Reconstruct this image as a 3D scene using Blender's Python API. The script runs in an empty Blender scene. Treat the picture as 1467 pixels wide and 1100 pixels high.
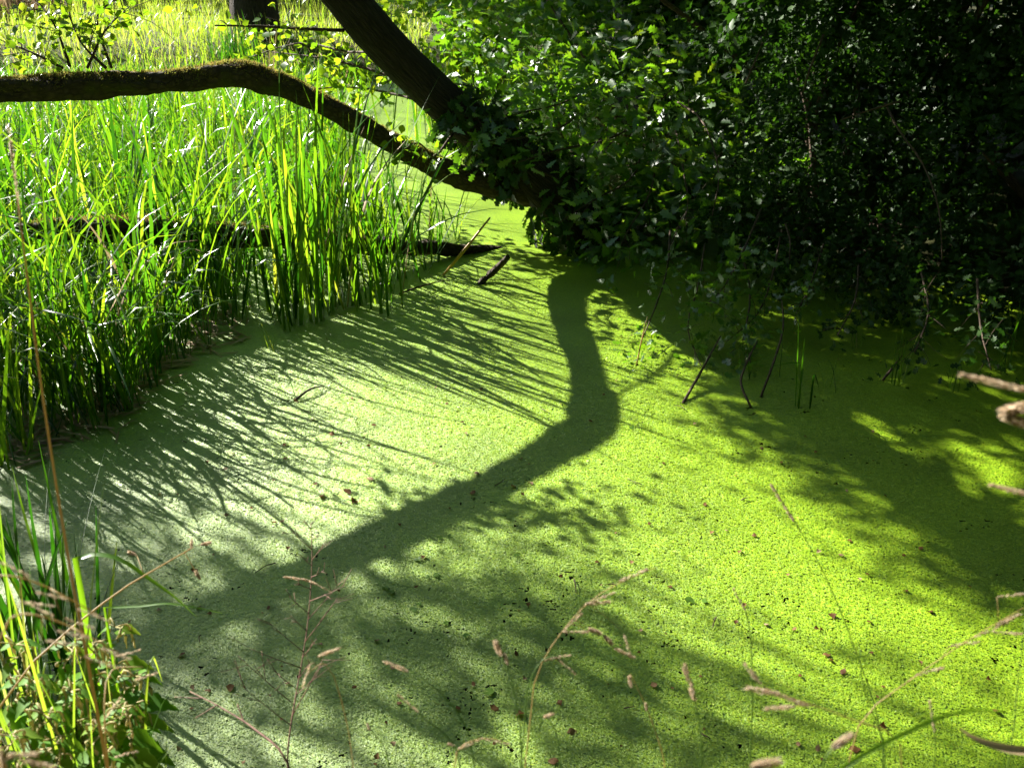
import bpy, math, random
import numpy as np

random.seed(7)
rng = np.random.default_rng(7)
C = bpy.context.scene
COL = C.collection
R = math.radians
V = lambda *a: np.array(a, float)

# ------------------------------------------------------------------ camera
CAM_H, PITCH, HFOV = 2.2, 25.3, 55.0
F = 733.5 / math.tan(R(HFOV / 2))            # focal length in photo pixels (1467 wide)
cam_d = bpy.data.cameras.new("camera")
cam = bpy.data.objects.new("camera", cam_d)
COL.objects.link(cam)
cam.location = (0, 0, CAM_H)
cam.rotation_euler = (R(90 - PITCH), 0, 0)
cam_d.sensor_width = 36
cam_d.lens = 18 / math.tan(R(HFOV / 2))
cam_d.clip_start = 0.05
cam_d.clip_end = 1500
cam_d.dof.use_dof = True
cam_d.dof.focus_distance = 4.2
cam_d.dof.aperture_fstop = 7.2
C.camera = cam

# ------------------------------------------------------------------ light
SUN_AZ, SUN_EL = 50.0, 30.0                   # degrees left of the view direction, above the horizon
w = bpy.data.worlds.new("World")
C.world = w
w.use_nodes = True
nt = w.node_tree
sky = nt.nodes.new("ShaderNodeTexSky")
sky.sky_type = 'NISHITA'
sky.sun_disc = False
sky.sun_elevation = R(SUN_EL)
sky.sun_rotation = R(-SUN_AZ)
bg = nt.nodes["Background"]
bg.inputs["Strength"].default_value = 0.05
nt.links.new(sky.outputs[0], bg.inputs[0])
sl = bpy.data.lights.new("sun", 'SUN')
sun = bpy.data.objects.new("sun", sl)
COL.objects.link(sun)
sl.energy = 5.0
sl.angle = R(0.5)
sl.color = (1.0, 0.955, 0.88)
sun.rotation_euler = (R(90 - SUN_EL), 0, R(SUN_AZ + 180))
TO_SUN = V(-math.sin(R(SUN_AZ)) * math.cos(R(SUN_EL)), math.cos(R(SUN_AZ)) * math.cos(R(SUN_EL)), math.sin(R(SUN_EL)))
sun.rotation_euler = __import__("mathutils").Vector(TO_SUN).to_track_quat('Z', 'Y').to_euler()

C.view_settings.view_transform = 'Standard'
C.view_settings.look = 'None'
C.view_settings.gamma = 1
C.view_settings.use_curve_mapping = False
C.view_settings.exposure = 2.25
C.cycles.max_bounces = 6
C.cycles.diffuse_bounces = 3
C.cycles.glossy_bounces = 2
C.cycles.transmission_bounces = 4
C.cycles.caustics_reflective = False
C.cycles.caustics_refractive = False
C.cycles.sample_clamp_indirect = 4
C.cycles.use_denoising = True

# ------------------------------------------------------------------ helpers
SP, CP = math.sin(R(PITCH)), math.cos(R(PITCH))


def ray(px, py):
    a, u = (px - 733.5) / F, (550 - py) / F
    return V(a, CP + SP * u, -SP + CP * u)


def at(px, py, t):                             # the point at depth t on the sight line
    return V(0, 0, CAM_H) + ray(px, py) * t


def ground(px, py, z=0.0):
    d = ray(px, py)
    return V(0, 0, CAM_H) + d * ((z - CAM_H) / d[2])


def project(P):                                # world points -> photo pixels and depth
    P = np.atleast_2d(P)
    q = P - V(0, 0, CAM_H)
    dep = q[:, 1] * CP - q[:, 2] * SP
    up = q[:, 1] * SP + q[:, 2] * CP
    dd = np.maximum(dep, 1e-3)
    return 733.5 + q[:, 0] / dd * F, 550 - up / dd * F, dep


def tag(o, label=None, cat=None, group=None, kind=None):
    if label: o["label"] = label
    if cat: o["category"] = cat
    if group: o["group"] = group
    if kind: o["kind"] = kind
    return o


def thing(name, loc, label, cat, group=None):
    o = bpy.data.objects.new(name, None)
    COL.objects.link(o)
    o.empty_display_size = .1
    o.location = tuple(loc)
    return tag(o, label, cat, group)


def mesh(name, verts, faces, mat, attrs=None, smooth=False):
    me = bpy.data.meshes.new(name)
    verts = np.asarray(verts, np.float32)
    faces = np.asarray(faces, np.int32)
    nf, k = faces.shape
    me.vertices.add(len(verts))
    me.vertices.foreach_set("co", verts.ravel())
    me.loops.add(nf * k)
    me.loops.foreach_set("vertex_index", faces.ravel())
    me.polygons.add(nf)
    me.polygons.foreach_set("loop_start", np.arange(0, nf * k, k, dtype=np.int32))
    if smooth:
        me.polygons.foreach_set("use_smooth", np.ones(nf, bool))
    for an, (typ, arr) in (attrs or {}).items():
        a = me.attributes.new(an, typ, 'POINT')
        a.data.foreach_set("vector" if typ == 'FLOAT_VECTOR' else "value", np.asarray(arr, np.float32).ravel())
    me.update(calc_edges=True)
    me.materials.append(mat)
    return me


def obj(name, me, parent=None, loc=None):
    o = bpy.data.objects.new(name, me)
    COL.objects.link(o)
    if parent is not None:
        o.parent = parent
    if loc is not None:
        o.location = tuple(loc)
    return o


def world_loc(o):
    p = np.zeros(3)
    while o is not None:
        p += np.array(o.location)
        o = o.parent
    return p


class MB:                                      # joins pieces of one part
    def __init__(s): s.v, s.f, s.t, s.c, s.n = [], [], [], [], 0

    def add(s, v, f, tint=None, tco=None):
        v = np.asarray(v, float); f = np.asarray(f, int)
        if f.shape[1] == 3: f = np.hstack([f, f[:, 2:3]]) if False else f
        s.v.append(v); s.f.append(f + s.n); s.n += len(v)
        s.t.append(np.full(len(v), rng.random() if tint is None else tint) if np.ndim(tint) == 0 else tint)
        s.c.append(np.zeros((len(v), 3)) if tco is None else tco)

    def mesh(s, name, mat, smooth=False, off=None):
        v = np.vstack(s.v)
        if off is not None: v = v - off
        return mesh(name, v, np.vstack(s.f), mat,
                    {"tint": ('FLOAT', np.concatenate(s.t)), "tco": ('FLOAT_VECTOR', np.vstack(s.c))}, smooth)


def norm(a):
    return a / np.maximum(np.linalg.norm(a, axis=-1, keepdims=True), 1e-9)


def spline(pts, n):
    """Catmull-Rom through the points (any number of columns)."""
    p = np.asarray(pts, float)
    p = np.vstack([2 * p[0] - p[1], p, 2 * p[-1] - p[-2]])
    m = len(p) - 3
    k = np.concatenate([[0], np.cumsum(np.maximum(np.linalg.norm(np.diff(p[:, :3], axis=0), axis=1), 1e-6) ** .5)])
    out = []
    for u in np.linspace(0, m - 1e-6, n):
        i = int(u)
        a, b, c, d = p[i:i + 4]
        t0, t1, t2, t3 = k[i:i + 4]
        t = t1 + (t2 - t1) * (u - i)
        A1 = (t1 - t) / (t1 - t0) * a + (t - t0) / (t1 - t0) * b
        A2 = (t2 - t) / (t2 - t1) * b + (t - t1) / (t2 - t1) * c
        A3_ = (t3 - t) / (t3 - t2) * c + (t - t2) / (t3 - t2) * d
        B1 = (t2 - t) / (t2 - t0) * A1 + (t - t0) / (t2 - t0) * A2
        B2 = (t3 - t) / (t3 - t1) * A2 + (t - t1) / (t3 - t1) * A3_
        out.append((t2 - t) / (t2 - t1) * B1 + (t - t1) / (t2 - t1) * B2)
    return np.array(out)


def tube(pts, rad, ns=8, n=None, rough=0.0, seed=0, cap=True):
    """Quads of a tapered tube along a spline; rough is the share of uneven radius."""
    pts = np.asarray(pts, float)
    rad = np.broadcast_to(np.asarray(rad, float), (len(pts),))
    n = n or max(2, (len(pts) - 1) * 3 + 1)
    q = spline(np.column_stack([pts, rad]), n)
    p, r = q[:, :3], np.maximum(q[:, 3], 1e-4)
    tan = norm(np.gradient(p, axis=0))
    ref = V(0, 0, 1) if abs(tan[:, 2]).mean() < .8 else V(0, 1, 0)
    a1 = norm(np.cross(tan, ref)); a2 = np.cross(a1, tan)
    ang = np.linspace(0, 2 * np.pi, ns, endpoint=False)
    g = np.random.default_rng(seed + 11)
    rr = np.ones((n, ns))
    if rough:
        al = np.concatenate([[0], np.cumsum(np.linalg.norm(np.diff(p, axis=0), axis=1))]) / max(r.mean(), 1e-3)
        for k in range(7):
            fa, fb, ph = g.uniform(.25, 1.6), g.integers(0, 5), g.uniform(0, 6.28)
            rr += rough * .5 * np.sin(al[:, None] * fa + fb * ang[None] + ph)
        rr += rough * .35 * g.standard_normal((n, ns))
    pos = p[:, None] + (r[:, None] * rr)[..., None] * (np.cos(ang)[None, :, None] * a1[:, None] + np.sin(ang)[None, :, None] * a2[:, None])
    v = pos.reshape(-1, 3)
    i, j = np.meshgrid(np.arange(n - 1), np.arange(ns), indexing='ij')
    f = np.stack([i * ns + j, i * ns + (j + 1) % ns, (i + 1) * ns + (j + 1) % ns, (i + 1) * ns + j], -1).reshape(-1, 4)
    al = np.concatenate([[0], np.cumsum(np.linalg.norm(np.diff(p, axis=0), axis=1))])
    tco = np.stack([np.cos(ang)[None] * r[:, None], np.sin(ang)[None] * r[:, None], np.repeat(al[:, None], ns, 1)], -1).reshape(-1, 3)
    if cap:
        v = np.vstack([v, p[0] - tan[0] * r[0] * .3, p[-1] + tan[-1] * r[-1] * .5])
        tco = np.vstack([tco, tco[0], tco[-1]])
        b, t = n * ns, n * ns + 1
        jj = np.arange(ns)
        f = np.vstack([f, np.stack([(jj + 1) % ns, jj, np.full(ns, b), np.full(ns, b)], 1)[:, :4]]) if False else f
        # caps as degenerate-free quads: pairs of neighbouring triangles
        k = jj[::2]
        f = np.vstack([f, np.stack([np.full(len(k), b), (k + 2) % ns, (k + 1) % ns, k], 1),
                       np.stack([np.full(len(k), t), (n - 1) * ns + k, (n - 1) * ns + (k + 1) % ns, (n - 1) * ns + (k + 2) % ns], 1)])
    return v, f, tco


def smoothstep(a, b, x):
    t = np.clip((x - a) / (b - a), 0, 1)
    return t * t * (3 - 2 * t)


def vnoise(x, y, seed=0):
    """Value noise on numpy arrays, 0..1."""
    xi, yi = np.floor(x).astype(np.int64), np.floor(y).astype(np.int64)
    fx, fy = x - xi, y - yi
    fx, fy = fx * fx * (3 - 2 * fx), fy * fy * (3 - 2 * fy)

    def h(i, j):
        n = (i * 374761393 + j * 668265263 + seed * 974634777) & 0x7fffffff
        n = ((n ^ (n >> 13)) * 1274126177) & 0x7fffffff
        return ((n ^ (n >> 16)) & 0xffff) / 65535.0
    return (h(xi, yi) * (1 - fx) + h(xi + 1, yi) * fx) * (1 - fy) + (h(xi, yi + 1) * (1 - fx) + h(xi + 1, yi + 1) * fx) * fy


# ------------------------------------------------------------------ materials
def new_mat(name):
    m = bpy.data.materials.new(name)
    m.use_nodes = True
    n = m.node_tree
    n.nodes.clear()
    out = n.nodes.new("ShaderNodeOutputMaterial")
    return m, n, out


def ramp(n, stops):
    r = n.nodes.new("ShaderNodeValToRGB")
    e = r.color_ramp.elements
    while len(e) < len(stops): e.new(.5)
    for k, (p, c) in zip(e, stops):
        k.position = p; k.color = (*c, 1)
    return r


def leaf_mat(name, cols, trans, tf=.42, rough=.42, spec=.5, object_random=False):
    """Thin leaf: glossy diffuse front plus light let through; colour differs from leaf to leaf."""
    m, n, out = new_mat(name)
    if object_random:
        src = n.nodes.new("ShaderNodeObjectInfo").outputs["Random"]
    else:
        a = n.nodes.new("ShaderNodeAttribute"); a.attribute_name = "tint"; src = a.outputs["Fac"]
    k = len(cols)
    r1 = ramp(n, [(i / max(k - 1, 1), c) for i, c in enumerate(cols)])
    r2 = ramp(n, [(i / max(k - 1, 1), c) for i, c in enumerate(trans)])
    n.links.new(src, r1.inputs[0]); n.links.new(src, r2.inputs[0])
    p = n.nodes.new("ShaderNodeBsdfPrincipled")
    p.inputs["Roughness"].default_value = rough
    p.inputs["Specular IOR Level"].default_value = spec
    n.links.new(r1.outputs[0], p.inputs["Base Color"])
    t = n.nodes.new("ShaderNodeBsdfTranslucent")
    n.links.new(r2.outputs[0], t.inputs[0])
    mx = n.nodes.new("ShaderNodeMixShader"); mx.inputs[0].default_value = tf
    n.links.new(p.outputs[0], mx.inputs[1]); n.links.new(t.outputs[0], mx.inputs[2])
    n.links.new(mx.outputs[0], out.inputs[0])
    return m


def bark_mat(name, dark, light, ridge=16.0, along=.18, bump=.6, moss=None):
    m, n, out = new_mat(name)
    a = n.nodes.new("ShaderNodeAttribute"); a.attribute_name = "tco"
    mp = n.nodes.new("ShaderNodeMapping"); mp.inputs["Scale"].default_value = (1, 1, along)
    n.links.new(a.outputs["Vector"], mp.inputs[0])
    no = n.nodes.new("ShaderNodeTexNoise"); no.inputs["Scale"].default_value = ridge; no.inputs["Detail"].default_value = 6
    no.inputs["Roughness"].default_value = .7
    vo = n.nodes.new("ShaderNodeTexVoronoi"); vo.feature = 'DISTANCE_TO_EDGE'; vo.inputs["Scale"].default_value = ridge * 1.6
    n.links.new(mp.outputs[0], no.inputs["Vector"]); n.links.new(mp.outputs[0], vo.inputs["Vector"])
    mu = n.nodes.new("ShaderNodeMath"); mu.operation = 'MULTIPLY_ADD'
    n.links.new(vo.outputs["Distance"], mu.inputs[0]); mu.inputs[1].default_value = 1.2
    n.links.new(no.outputs["Fac"], mu.inputs[2])
    rp = ramp(n, [(.3, dark), (.85, light)])
    n.links.new(mu.outputs[0], rp.inputs[0])
    p = n.nodes.new("ShaderNodeBsdfPrincipled"); p.inputs["Roughness"].default_value = .85
    p.inputs["Specular IOR Level"].default_value = .25
    col = rp.outputs[0]
    if moss:
        n2 = n.nodes.new("ShaderNodeTexNoise"); n2.inputs["Scale"].default_value = 7; n2.inputs["Detail"].default_value = 5
        n.links.new(a.outputs["Vector"], n2.inputs["Vector"])
        r2 = ramp(n, [(.52, (0, 0, 0)), (.66, (1, 1, 1))]); n.links.new(n2.outputs[0], r2.inputs[0])
        mx = n.nodes.new("ShaderNodeMix"); mx.data_type = 'RGBA'
        n.links.new(r2.outputs[0], mx.inputs[0]); n.links.new(col, mx.inputs[6]); mx.inputs[7].default_value = (*moss, 1)
        col = mx.outputs[2]
    n.links.new(col, p.inputs["Base Color"])
    b = n.nodes.new("ShaderNodeBump"); b.inputs["Strength"].default_value = bump; b.inputs["Distance"].default_value = .02
    n.links.new(mu.outputs[0], b.inputs["Height"]); n.links.new(b.outputs[0], p.inputs["Normal"])
    n.links.new(p.outputs[0], out.inputs[0])
    return m


def plain_mat(name, c1, c2, scale=30, rough=.8, spec=.3, bump=.3, dist=.01):
    m, n, out = new_mat(name)
    tc = n.nodes.new("ShaderNodeTexCoord")
    no = n.nodes.new("ShaderNodeTexNoise"); no.inputs["Scale"].default_value = scale; no.inputs["Detail"].default_value = 6
    n.links.new(tc.outputs["Object"], no.inputs["Vector"])
    rp = ramp(n, [(.35, c1), (.65, c2)]); n.links.new(no.outputs[0], rp.inputs[0])
    p = n.nodes.new("ShaderNodeBsdfPrincipled"); p.inputs["Roughness"].default_value = rough
    p.inputs["Specular IOR Level"].default_value = spec
    n.links.new(rp.outputs[0], p.inputs["Base Color"])
    b = n.nodes.new("ShaderNodeBump"); b.inputs["Strength"].default_value = bump; b.inputs["Distance"].default_value = dist
    n.links.new(no.outputs[0], b.inputs["Height"]); n.links.new(b.outputs[0], p.inputs["Normal"])
    n.links.new(p.outputs[0], out.inputs[0])
    return m


M = {}
M["reed"] = leaf_mat("reed_green", [(.014, .052, .006), (.034, .10, .009), (.075, .155, .012), (.15, .19, .03)],
                     [(.03, .13, .004), (.10, .29, .006), (.26, .46, .010), (.44, .52, .03)], tf=.46, rough=.30, spec=.65)
M["grass"] = leaf_mat("meadow_grass", [(.06, .13, .015), (.10, .17, .02), (.17, .19, .05)],
                      [(.24, .42, .02), (.36, .50, .03), (.46, .46, .10)], tf=.5, rough=.45)
M["dry"] = leaf_mat("dry_grass", [(.30, .21, .11), (.42, .31, .19), (.34, .22, .16)], [(.3, .22, .1), (.4, .3, .15), (.3, .2, .12)], tf=.25, rough=.6, spec=.3)
M["oak"] = leaf_mat("oak_leaf", [(.034, .086, .020), (.056, .122, .022), (.082, .155, .024)],
                    [(.10, .28, .008), (.18, .42, .010), (.34, .52, .014)], tf=.34, rough=.45, spec=.9)
M["alder"] = leaf_mat("alder_leaf", [(.04, .10, .012), (.065, .13, .015), (.10, .16, .018)],
                      [(.14, .32, .008), (.26, .44, .01), (.42, .52, .02)], tf=.46, rough=.36, spec=.5)
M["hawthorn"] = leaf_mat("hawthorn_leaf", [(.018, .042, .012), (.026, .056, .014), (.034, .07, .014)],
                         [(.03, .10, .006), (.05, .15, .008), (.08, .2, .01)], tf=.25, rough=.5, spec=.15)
M["ivy"] = leaf_mat("ivy_leaf", [(.018, .045, .012), (.03, .065, .016), (.045, .085, .018)],
                    [(.03, .10, .006), (.06, .16, .008), (.1, .2, .01)], tf=.22, rough=.38, spec=.35)
M["nettle"] = leaf_mat("nettle_leaf", [(.04, .13, .008), (.075, .18, .010), (.13, .22, .018)],
                       [(.14, .34, .01), (.22, .40, .02), (.34, .44, .04)], tf=.42, rough=.6, spec=.2)
M["bark"] = bark_mat("grey_brown_bark", (.010, .008, .006), (.050, .038, .027), 30, .13, 1.0)
M["limb"] = bark_mat("mossy_bark", (.016, .012, .008), (.075, .055, .034), 22, .6, .8, moss=(.055, .055, .012))
M["twig"] = bark_mat("twig_bark", (.03, .02, .013), (.10, .07, .045), 60, .3, .3)
M["log"] = bark_mat("wet_log_bark", (.010, .008, .006), (.055, .038, .022), 24, .4, .8, moss=(.03, .04, .008))
M["moss"] = leaf_mat("moss", [(.10, .075, .025), (.13, .105, .03), (.11, .13, .025)], [(.28, .2, .05), (.32, .27, .06), (.26, .32, .05)], tf=.4, rough=.8, spec=.1)
M["straw"] = leaf_mat("straw_stem", [(.36, .26, .10), (.46, .34, .15)], [(.48, .35, .12), (.54, .40, .16)], tf=.4, rough=.5, spec=.4)
M["red_stem"] = plain_mat("reddish_dry_stem", (.10, .045, .03), (.19, .10, .07), 60, .7, .3, .2)
M["green_stem"] = leaf_mat("green_stem", [(.06, .12, .02), (.10, .16, .03)], [(.14, .28, .02), (.2, .32, .03)], tf=.4, rough=.5, spec=.4)
M["yellow_stick"] = plain_mat("yellow_dead_stick", (.30, .17, .03), (.42, .28, .06), 30, .5, .4, .15)
M["seed"] = leaf_mat("seed_husk", [(.27, .20, .13), (.36, .28, .19), (.34, .29, .23), (.48, .40, .30)], [(.5, .36, .22), (.6, .44, .28), (.56, .46, .34), (.7, .56, .38)], tf=.52, rough=.65, spec=.12)
M["nseed"] = leaf_mat("nettle_seed", [(.36, .34, .14), (.5, .42, .24)], [(.5, .46, .16), (.6, .5, .24)], tf=.35, rough=.7, spec=.2)
M["dead_leaf"] = leaf_mat("dead_leaf", [(.075, .036, .014), (.15, .075, .028), (.21, .115, .05), (.32, .23, .14)], [(.18, .07, .015), (.26, .11, .025), (.28, .15, .05), (.34, .24, .12)], tf=.3, rough=.65, spec=.15, object_random=True)
M["pad"] = leaf_mat("floating_leaf", [(.05, .12, .015), (.09, .17, .02)], [(.1, .2, .01), (.14, .26, .02)], tf=.15, rough=.35, object_random=True)
M["soil"] = plain_mat("dark_soil", (.022, .015, .009), (.055, .038, .022), 9, .95, .15, .6, .03)
M["post"] = plain_mat("pale_post", (.42, .46, .5), (.55, .58, .62), 12, .6, .3, .1)


def ground_material():
    m, n, out = new_mat("bank_ground")
    tc = n.nodes.new("ShaderNodeTexCoord")
    no = n.nodes.new("ShaderNodeTexNoise"); no.inputs["Scale"].default_value = 3; no.inputs["Detail"].default_value = 8
    n.links.new(tc.outputs["Object"], no.inputs["Vector"])
    rp = ramp(n, [(.35, (.028, .022, .012)), (.5, (.05, .055, .018)), (.68, (.075, .10, .025))])
    n.links.new(no.outputs[0], rp.inputs[0])
    p = n.nodes.new("ShaderNodeBsdfPrincipled"); p.inputs["Roughness"].default_value = .95
    p.inputs["Specular IOR Level"].default_value = .15
    n.links.new(rp.outputs[0], p.inputs["Base Color"])
    b = n.nodes.new("ShaderNodeBump"); b.inputs["Strength"].default_value = .7; b.inputs["Distance"].default_value = .04
    n.links.new(no.outputs[0], b.inputs["Height"]); n.links.new(b.outputs[0], p.inputs["Normal"])
    n.links.new(p.outputs[0], out.inputs[0])
    return m


def water_material():
    m, n, out = new_mat("dark_pond_water")
    p = n.nodes.new("ShaderNodeBsdfPrincipled")
    p.inputs["Base Color"].default_value = (.006, .010, .004, 1)
    p.inputs["Roughness"].default_value = .12
    n.links.new(p.outputs[0], out.inputs[0])
    return m


def duckweed_material(name, mat=False):
    """Fleshy little fronds with a broad sheen; the mat adds the frond relief where single fronds cannot be told apart."""
    m, n, out = new_mat(name)
    tc = n.nodes.new("ShaderNodeTexCoord")
    big = n.nodes.new("ShaderNodeTexNoise"); big.inputs["Scale"].default_value = 2.2; big.inputs["Detail"].default_value = 4
    n.links.new(tc.outputs["Object"], big.inputs["Vector"])
    if mat:
        vo = n.nodes.new("ShaderNodeTexVoronoi"); vo.inputs["Scale"].default_value = 150
        n.links.new(tc.outputs["Object"], vo.inputs["Vector"])
        sep = n.nodes.new("ShaderNodeSeparateColor"); n.links.new(vo.outputs["Color"], sep.inputs[0]); src = sep.outputs[0]
    else:
        a = n.nodes.new("ShaderNodeAttribute"); a.attribute_name = "tint"; src = a.outputs["Fac"]
    rp = ramp(n, [(0, (.095, .20, .009)), (.3, (.165, .285, .011)), (.75, (.218, .345, .013)), (1, (.31, .42, .025))])
    n.links.new(src, rp.inputs[0])
    hsv = n.nodes.new("ShaderNodeHueSaturation")
    mr = n.nodes.new("ShaderNodeMapRange"); mr.inputs[1].default_value = .3; mr.inputs[2].default_value = .7
    mr.inputs[3].default_value = .78; mr.inputs[4].default_value = 1.16
    n.links.new(big.outputs[0], mr.inputs[0]); n.links.new(mr.outputs[0], hsv.inputs["Value"])
    n.links.new(rp.outputs[0], hsv.inputs["Color"])
    p = n.nodes.new("ShaderNodeBsdfDiffuse")
    n.links.new(hsv.outputs[0], p.inputs["Color"])
    g = n.nodes.new("ShaderNodeBsdfGlossy"); g.distribution = 'BECKMANN'
    g.inputs["Roughness"].default_value = .60
    fr = n.nodes.new("ShaderNodeFresnel"); fr.inputs["IOR"].default_value = 1.86
    mx = n.nodes.new("ShaderNodeMixShader")
    n.links.new(fr.outputs[0], mx.inputs[0]); n.links.new(p.outputs[0], mx.inputs[1]); n.links.new(g.outputs[0], mx.inputs[2])
    if mat:
        b = n.nodes.new("ShaderNodeBump"); b.inputs["Strength"].default_value = .35; b.inputs["Distance"].default_value = .003
        n.links.new(vo.outputs["Distance"], b.inputs["Height"])
        n.links.new(b.outputs[0], p.inputs["Normal"]); n.links.new(b.outputs[0], g.inputs["Normal"])
    n.links.new(mx.outputs[0], out.inputs[0])
    return m


M["ground"] = ground_material()
M["water"] = water_material()
M["duck"] = duckweed_material("duckweed_frond")
M["duckmat"] = duckweed_material("duckweed_mat", True)

# ------------------------------------------------------------------ terrain and water


def near_edge(x):                              # y of the near bank's waterline
    return 1.72 + .72 * smoothstep(-.75, -1.5, x) + .05 * np.sin(x * 5)


def right_dist(x, y):                          # distance behind the right waterline, positive on land
    a, b = V(.9, 7.9), V(3.6, 4.9)
    d = (b - a) / np.linalg.norm(b - a)
    return (x - a[0]) * -d[1] + (y - a[1]) * d[0]


def height(x, y):
    near = np.clip(near_edge(x) - y, -.6, 1.2)
    h = np.where(near > -.6, -.35 + .9 * smoothstep(-.4, .9, near), -.35)
    rd = right_dist(x, y)
    h = np.maximum(h, -.35 + .85 * smoothstep(-.3, 1.4, rd) * (x > -.4) * smoothstep(-.4, .6, x))
    h = np.maximum(h, -.35 + .8 * smoothstep(14.2, 16.5, y + .25 * x * (x < 0) * -.2))
    h = np.maximum(h, -.35 + .7 * smoothstep(-6.5, -8.5, x))
    h = np.maximum(h, -.35 + .8 * smoothstep(5.5, 7.5, x))
    return h + .05 * (vnoise(x * 1.3, y * 1.3, 3) - .5)


u = np.linspace(-1, 1, 161)
gx = 9 * u + 590 * u ** 7
gy = 12 + 16 * u + 590 * u ** 7
X, Y = np.meshgrid(gx, gy, indexing='ij')
Z = height(X, Y)
nn = 161
i, j = np.meshgrid(np.arange(nn - 1), np.arange(nn - 1), indexing='ij')
gf = np.stack([i * nn + j, (i + 1) * nn + j, (i + 1) * nn + j + 1, i * nn + j + 1], -1).reshape(-1, 4)
tag(obj("ground", mesh("ground", np.stack([X, Y, Z], -1).reshape(-1, 3), gf, M["ground"], smooth=True)), kind="structure")
tag(obj("water", mesh("water", [(-9, .5, -.012), (8, .5, -.012), (8, 17.5, -.012), (-9, 17.5, -.012)], [(0, 1, 2, 3)], M["water"])), kind="structure")


def gap_field(x, y):                           # above 0: open dark water between the fronds
    g = vnoise(x * 70, y * 70, 5) * .55 + vnoise(x * 150, y * 150, 6) * .35
    cl = vnoise(x * 6, y * 6, 8) * .6 + vnoise(x * 15, y * 15, 18) * .4
    out = g - (.838 - .18 * smoothstep(.55, .85, cl))
    for (px, py, rad) in [(1125, 857, .075), (1060, 650, .05), (820, 825, .07), (930, 880, .06), (985, 780, .04), (640, 900, .07), (960, 920, .08), (1090, 640, .06), (940, 830, .06), (978, 579, .03), (1076, 585, .035), (1090, 569, .03), (391, 507, .035), (418, 572, .05), (1150, 587, .05), (1264, 546, .035), (912, 524, .05), (120, 900, .09), (80, 940, .10), (180, 980, .07), (444, 560, .03)]:
        c = ground(px, py)
        d = np.hypot(x - c[0], (y - c[1]))
        out = np.maximum(out, np.where(d < rad, g - .50 - .25 * d / rad, -1))
    return out


# the mat: closed cover of duckweed with real gaps in it near the camera
cell = .0078
xs = np.arange(-2.3, 2.35, cell); ys = np.arange(1.6, 5.0, cell)
Xm, Ym = np.meshgrid(xs, ys, indexing='ij')
nx, ny = Xm.shape
i, j = np.meshgrid(np.arange(nx - 1), np.arange(ny - 1), indexing='ij')
cx, cy = Xm[:-1, :-1] + cell / 2, Ym[:-1, :-1] + cell / 2
keep = gap_field(cx, cy) < 0
mf = np.stack([i * ny + j, (i + 1) * ny + j, (i + 1) * ny + j + 1, i * ny + j + 1], -1)[keep]
Xj, Yj = Xm + 0, Ym + 0
Xj[1:-1, 1:-1] += rng.uniform(-.32, .32, (nx - 2, ny - 2)) * cell; Yj[1:-1, 1:-1] += rng.uniform(-.32, .32, (nx - 2, ny - 2)) * cell
mv = np.stack([Xj, Yj, .002 * (vnoise(Xm * 40, Ym * 40, 2) - .5)], -1).reshape(-1, 3)
x0, x1, y0, y1 = xs[0], xs[-1], ys[0], ys[-1]
ov = np.array([(-9, .6), (8, .6), (8, 17), (-9, 17), (x0, y0), (x1, y0), (x1, y1), (x0, y1)])
ov = np.column_stack([ov, np.full(8, -.001)])
of = np.array([(0, 1, 5, 4), (1, 2, 6, 5), (2, 3, 7, 6), (3, 0, 4, 7)]) + len(mv)
tag(obj("duckweed_mat", mesh("duckweed_mat", np.vstack([mv, ov]), np.vstack([mf, of]), M["duckmat"])), kind="stuff",
    label="closed bright green mat of duckweed floating over the pond", cat="duckweed")


def fronds():
    """Single fronds lying on the mat, tilted a little each way; denser towards the camera."""
    N = 620000
    d = 1.75 + (6.4 - 1.75) * rng.random(N) ** 1.5
    half = (.62 * np.hypot(d, CAM_H) + .25)
    x = (rng.random(N) * 2 - 1) * half; y = d
    ok = (gap_field(x, y) < .004) & (y > near_edge(x) - .15)
    x, y = x[ok], y[ok]
    n = len(x)
    s = rng.uniform(.0015, .0027, n) * (.75 + .14 * y)
    s = s * np.where(rng.random(n) < .05, rng.uniform(1.5, 2.3, n), 1)
    yaw = rng.random(n) * 6.283
    tx, ty = rng.normal(0, .085, n), rng.normal(0, .085, n)
    z = .0025 + rng.random(n) * .003
    v = []
    for k in range(4):
        a = yaw + k * np.pi / 2
        e = s * (1.15 if k % 2 == 0 else .85)
        dx, dy = np.cos(a) * e, np.sin(a) * e
        v.append(np.stack([x + dx, y + dy, z + dx * tx + dy * ty], -1))
    v = np.stack(v, 1).reshape(-1, 3)
    f = np.arange(n * 4).reshape(-1, 4)
    t = np.clip(rng.normal(.53, .16, n), 0, 1)
    me = mesh("duckweed_fronds", v, f, M["duck"], {"tint": ('FLOAT', np.repeat(t, 4))})
    tag(obj("duckweed_fronds", me), kind="stuff", label="tiny single duckweed fronds crowded on the pond surface", cat="duckweed")


fronds()

# ------------------------------------------------------------------ leaf and blade shapes


def leaf_template(ws, length=1.0, fold=.18, curl=.12):
    """Leaf along +y, midrib in the middle, half widths ws at even stations; returns quads."""
    n = len(ws)
    t = np.linspace(0, 1, n)
    v = []
    for k in range(n):
        z = -curl * t[k] ** 2
        v += [(-ws[k], t[k] * length, z + ws[k] * fold), (0, t[k] * length, z), (ws[k], t[k] * length, z + ws[k] * fold)]
    f = []
    for k in range(n - 1):
        b = k * 3
        f += [(b, b + 1, b + 4, b + 3), (b + 1, b + 2, b + 5, b + 4)]
    return np.array(v, float), np.array(f)


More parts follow.
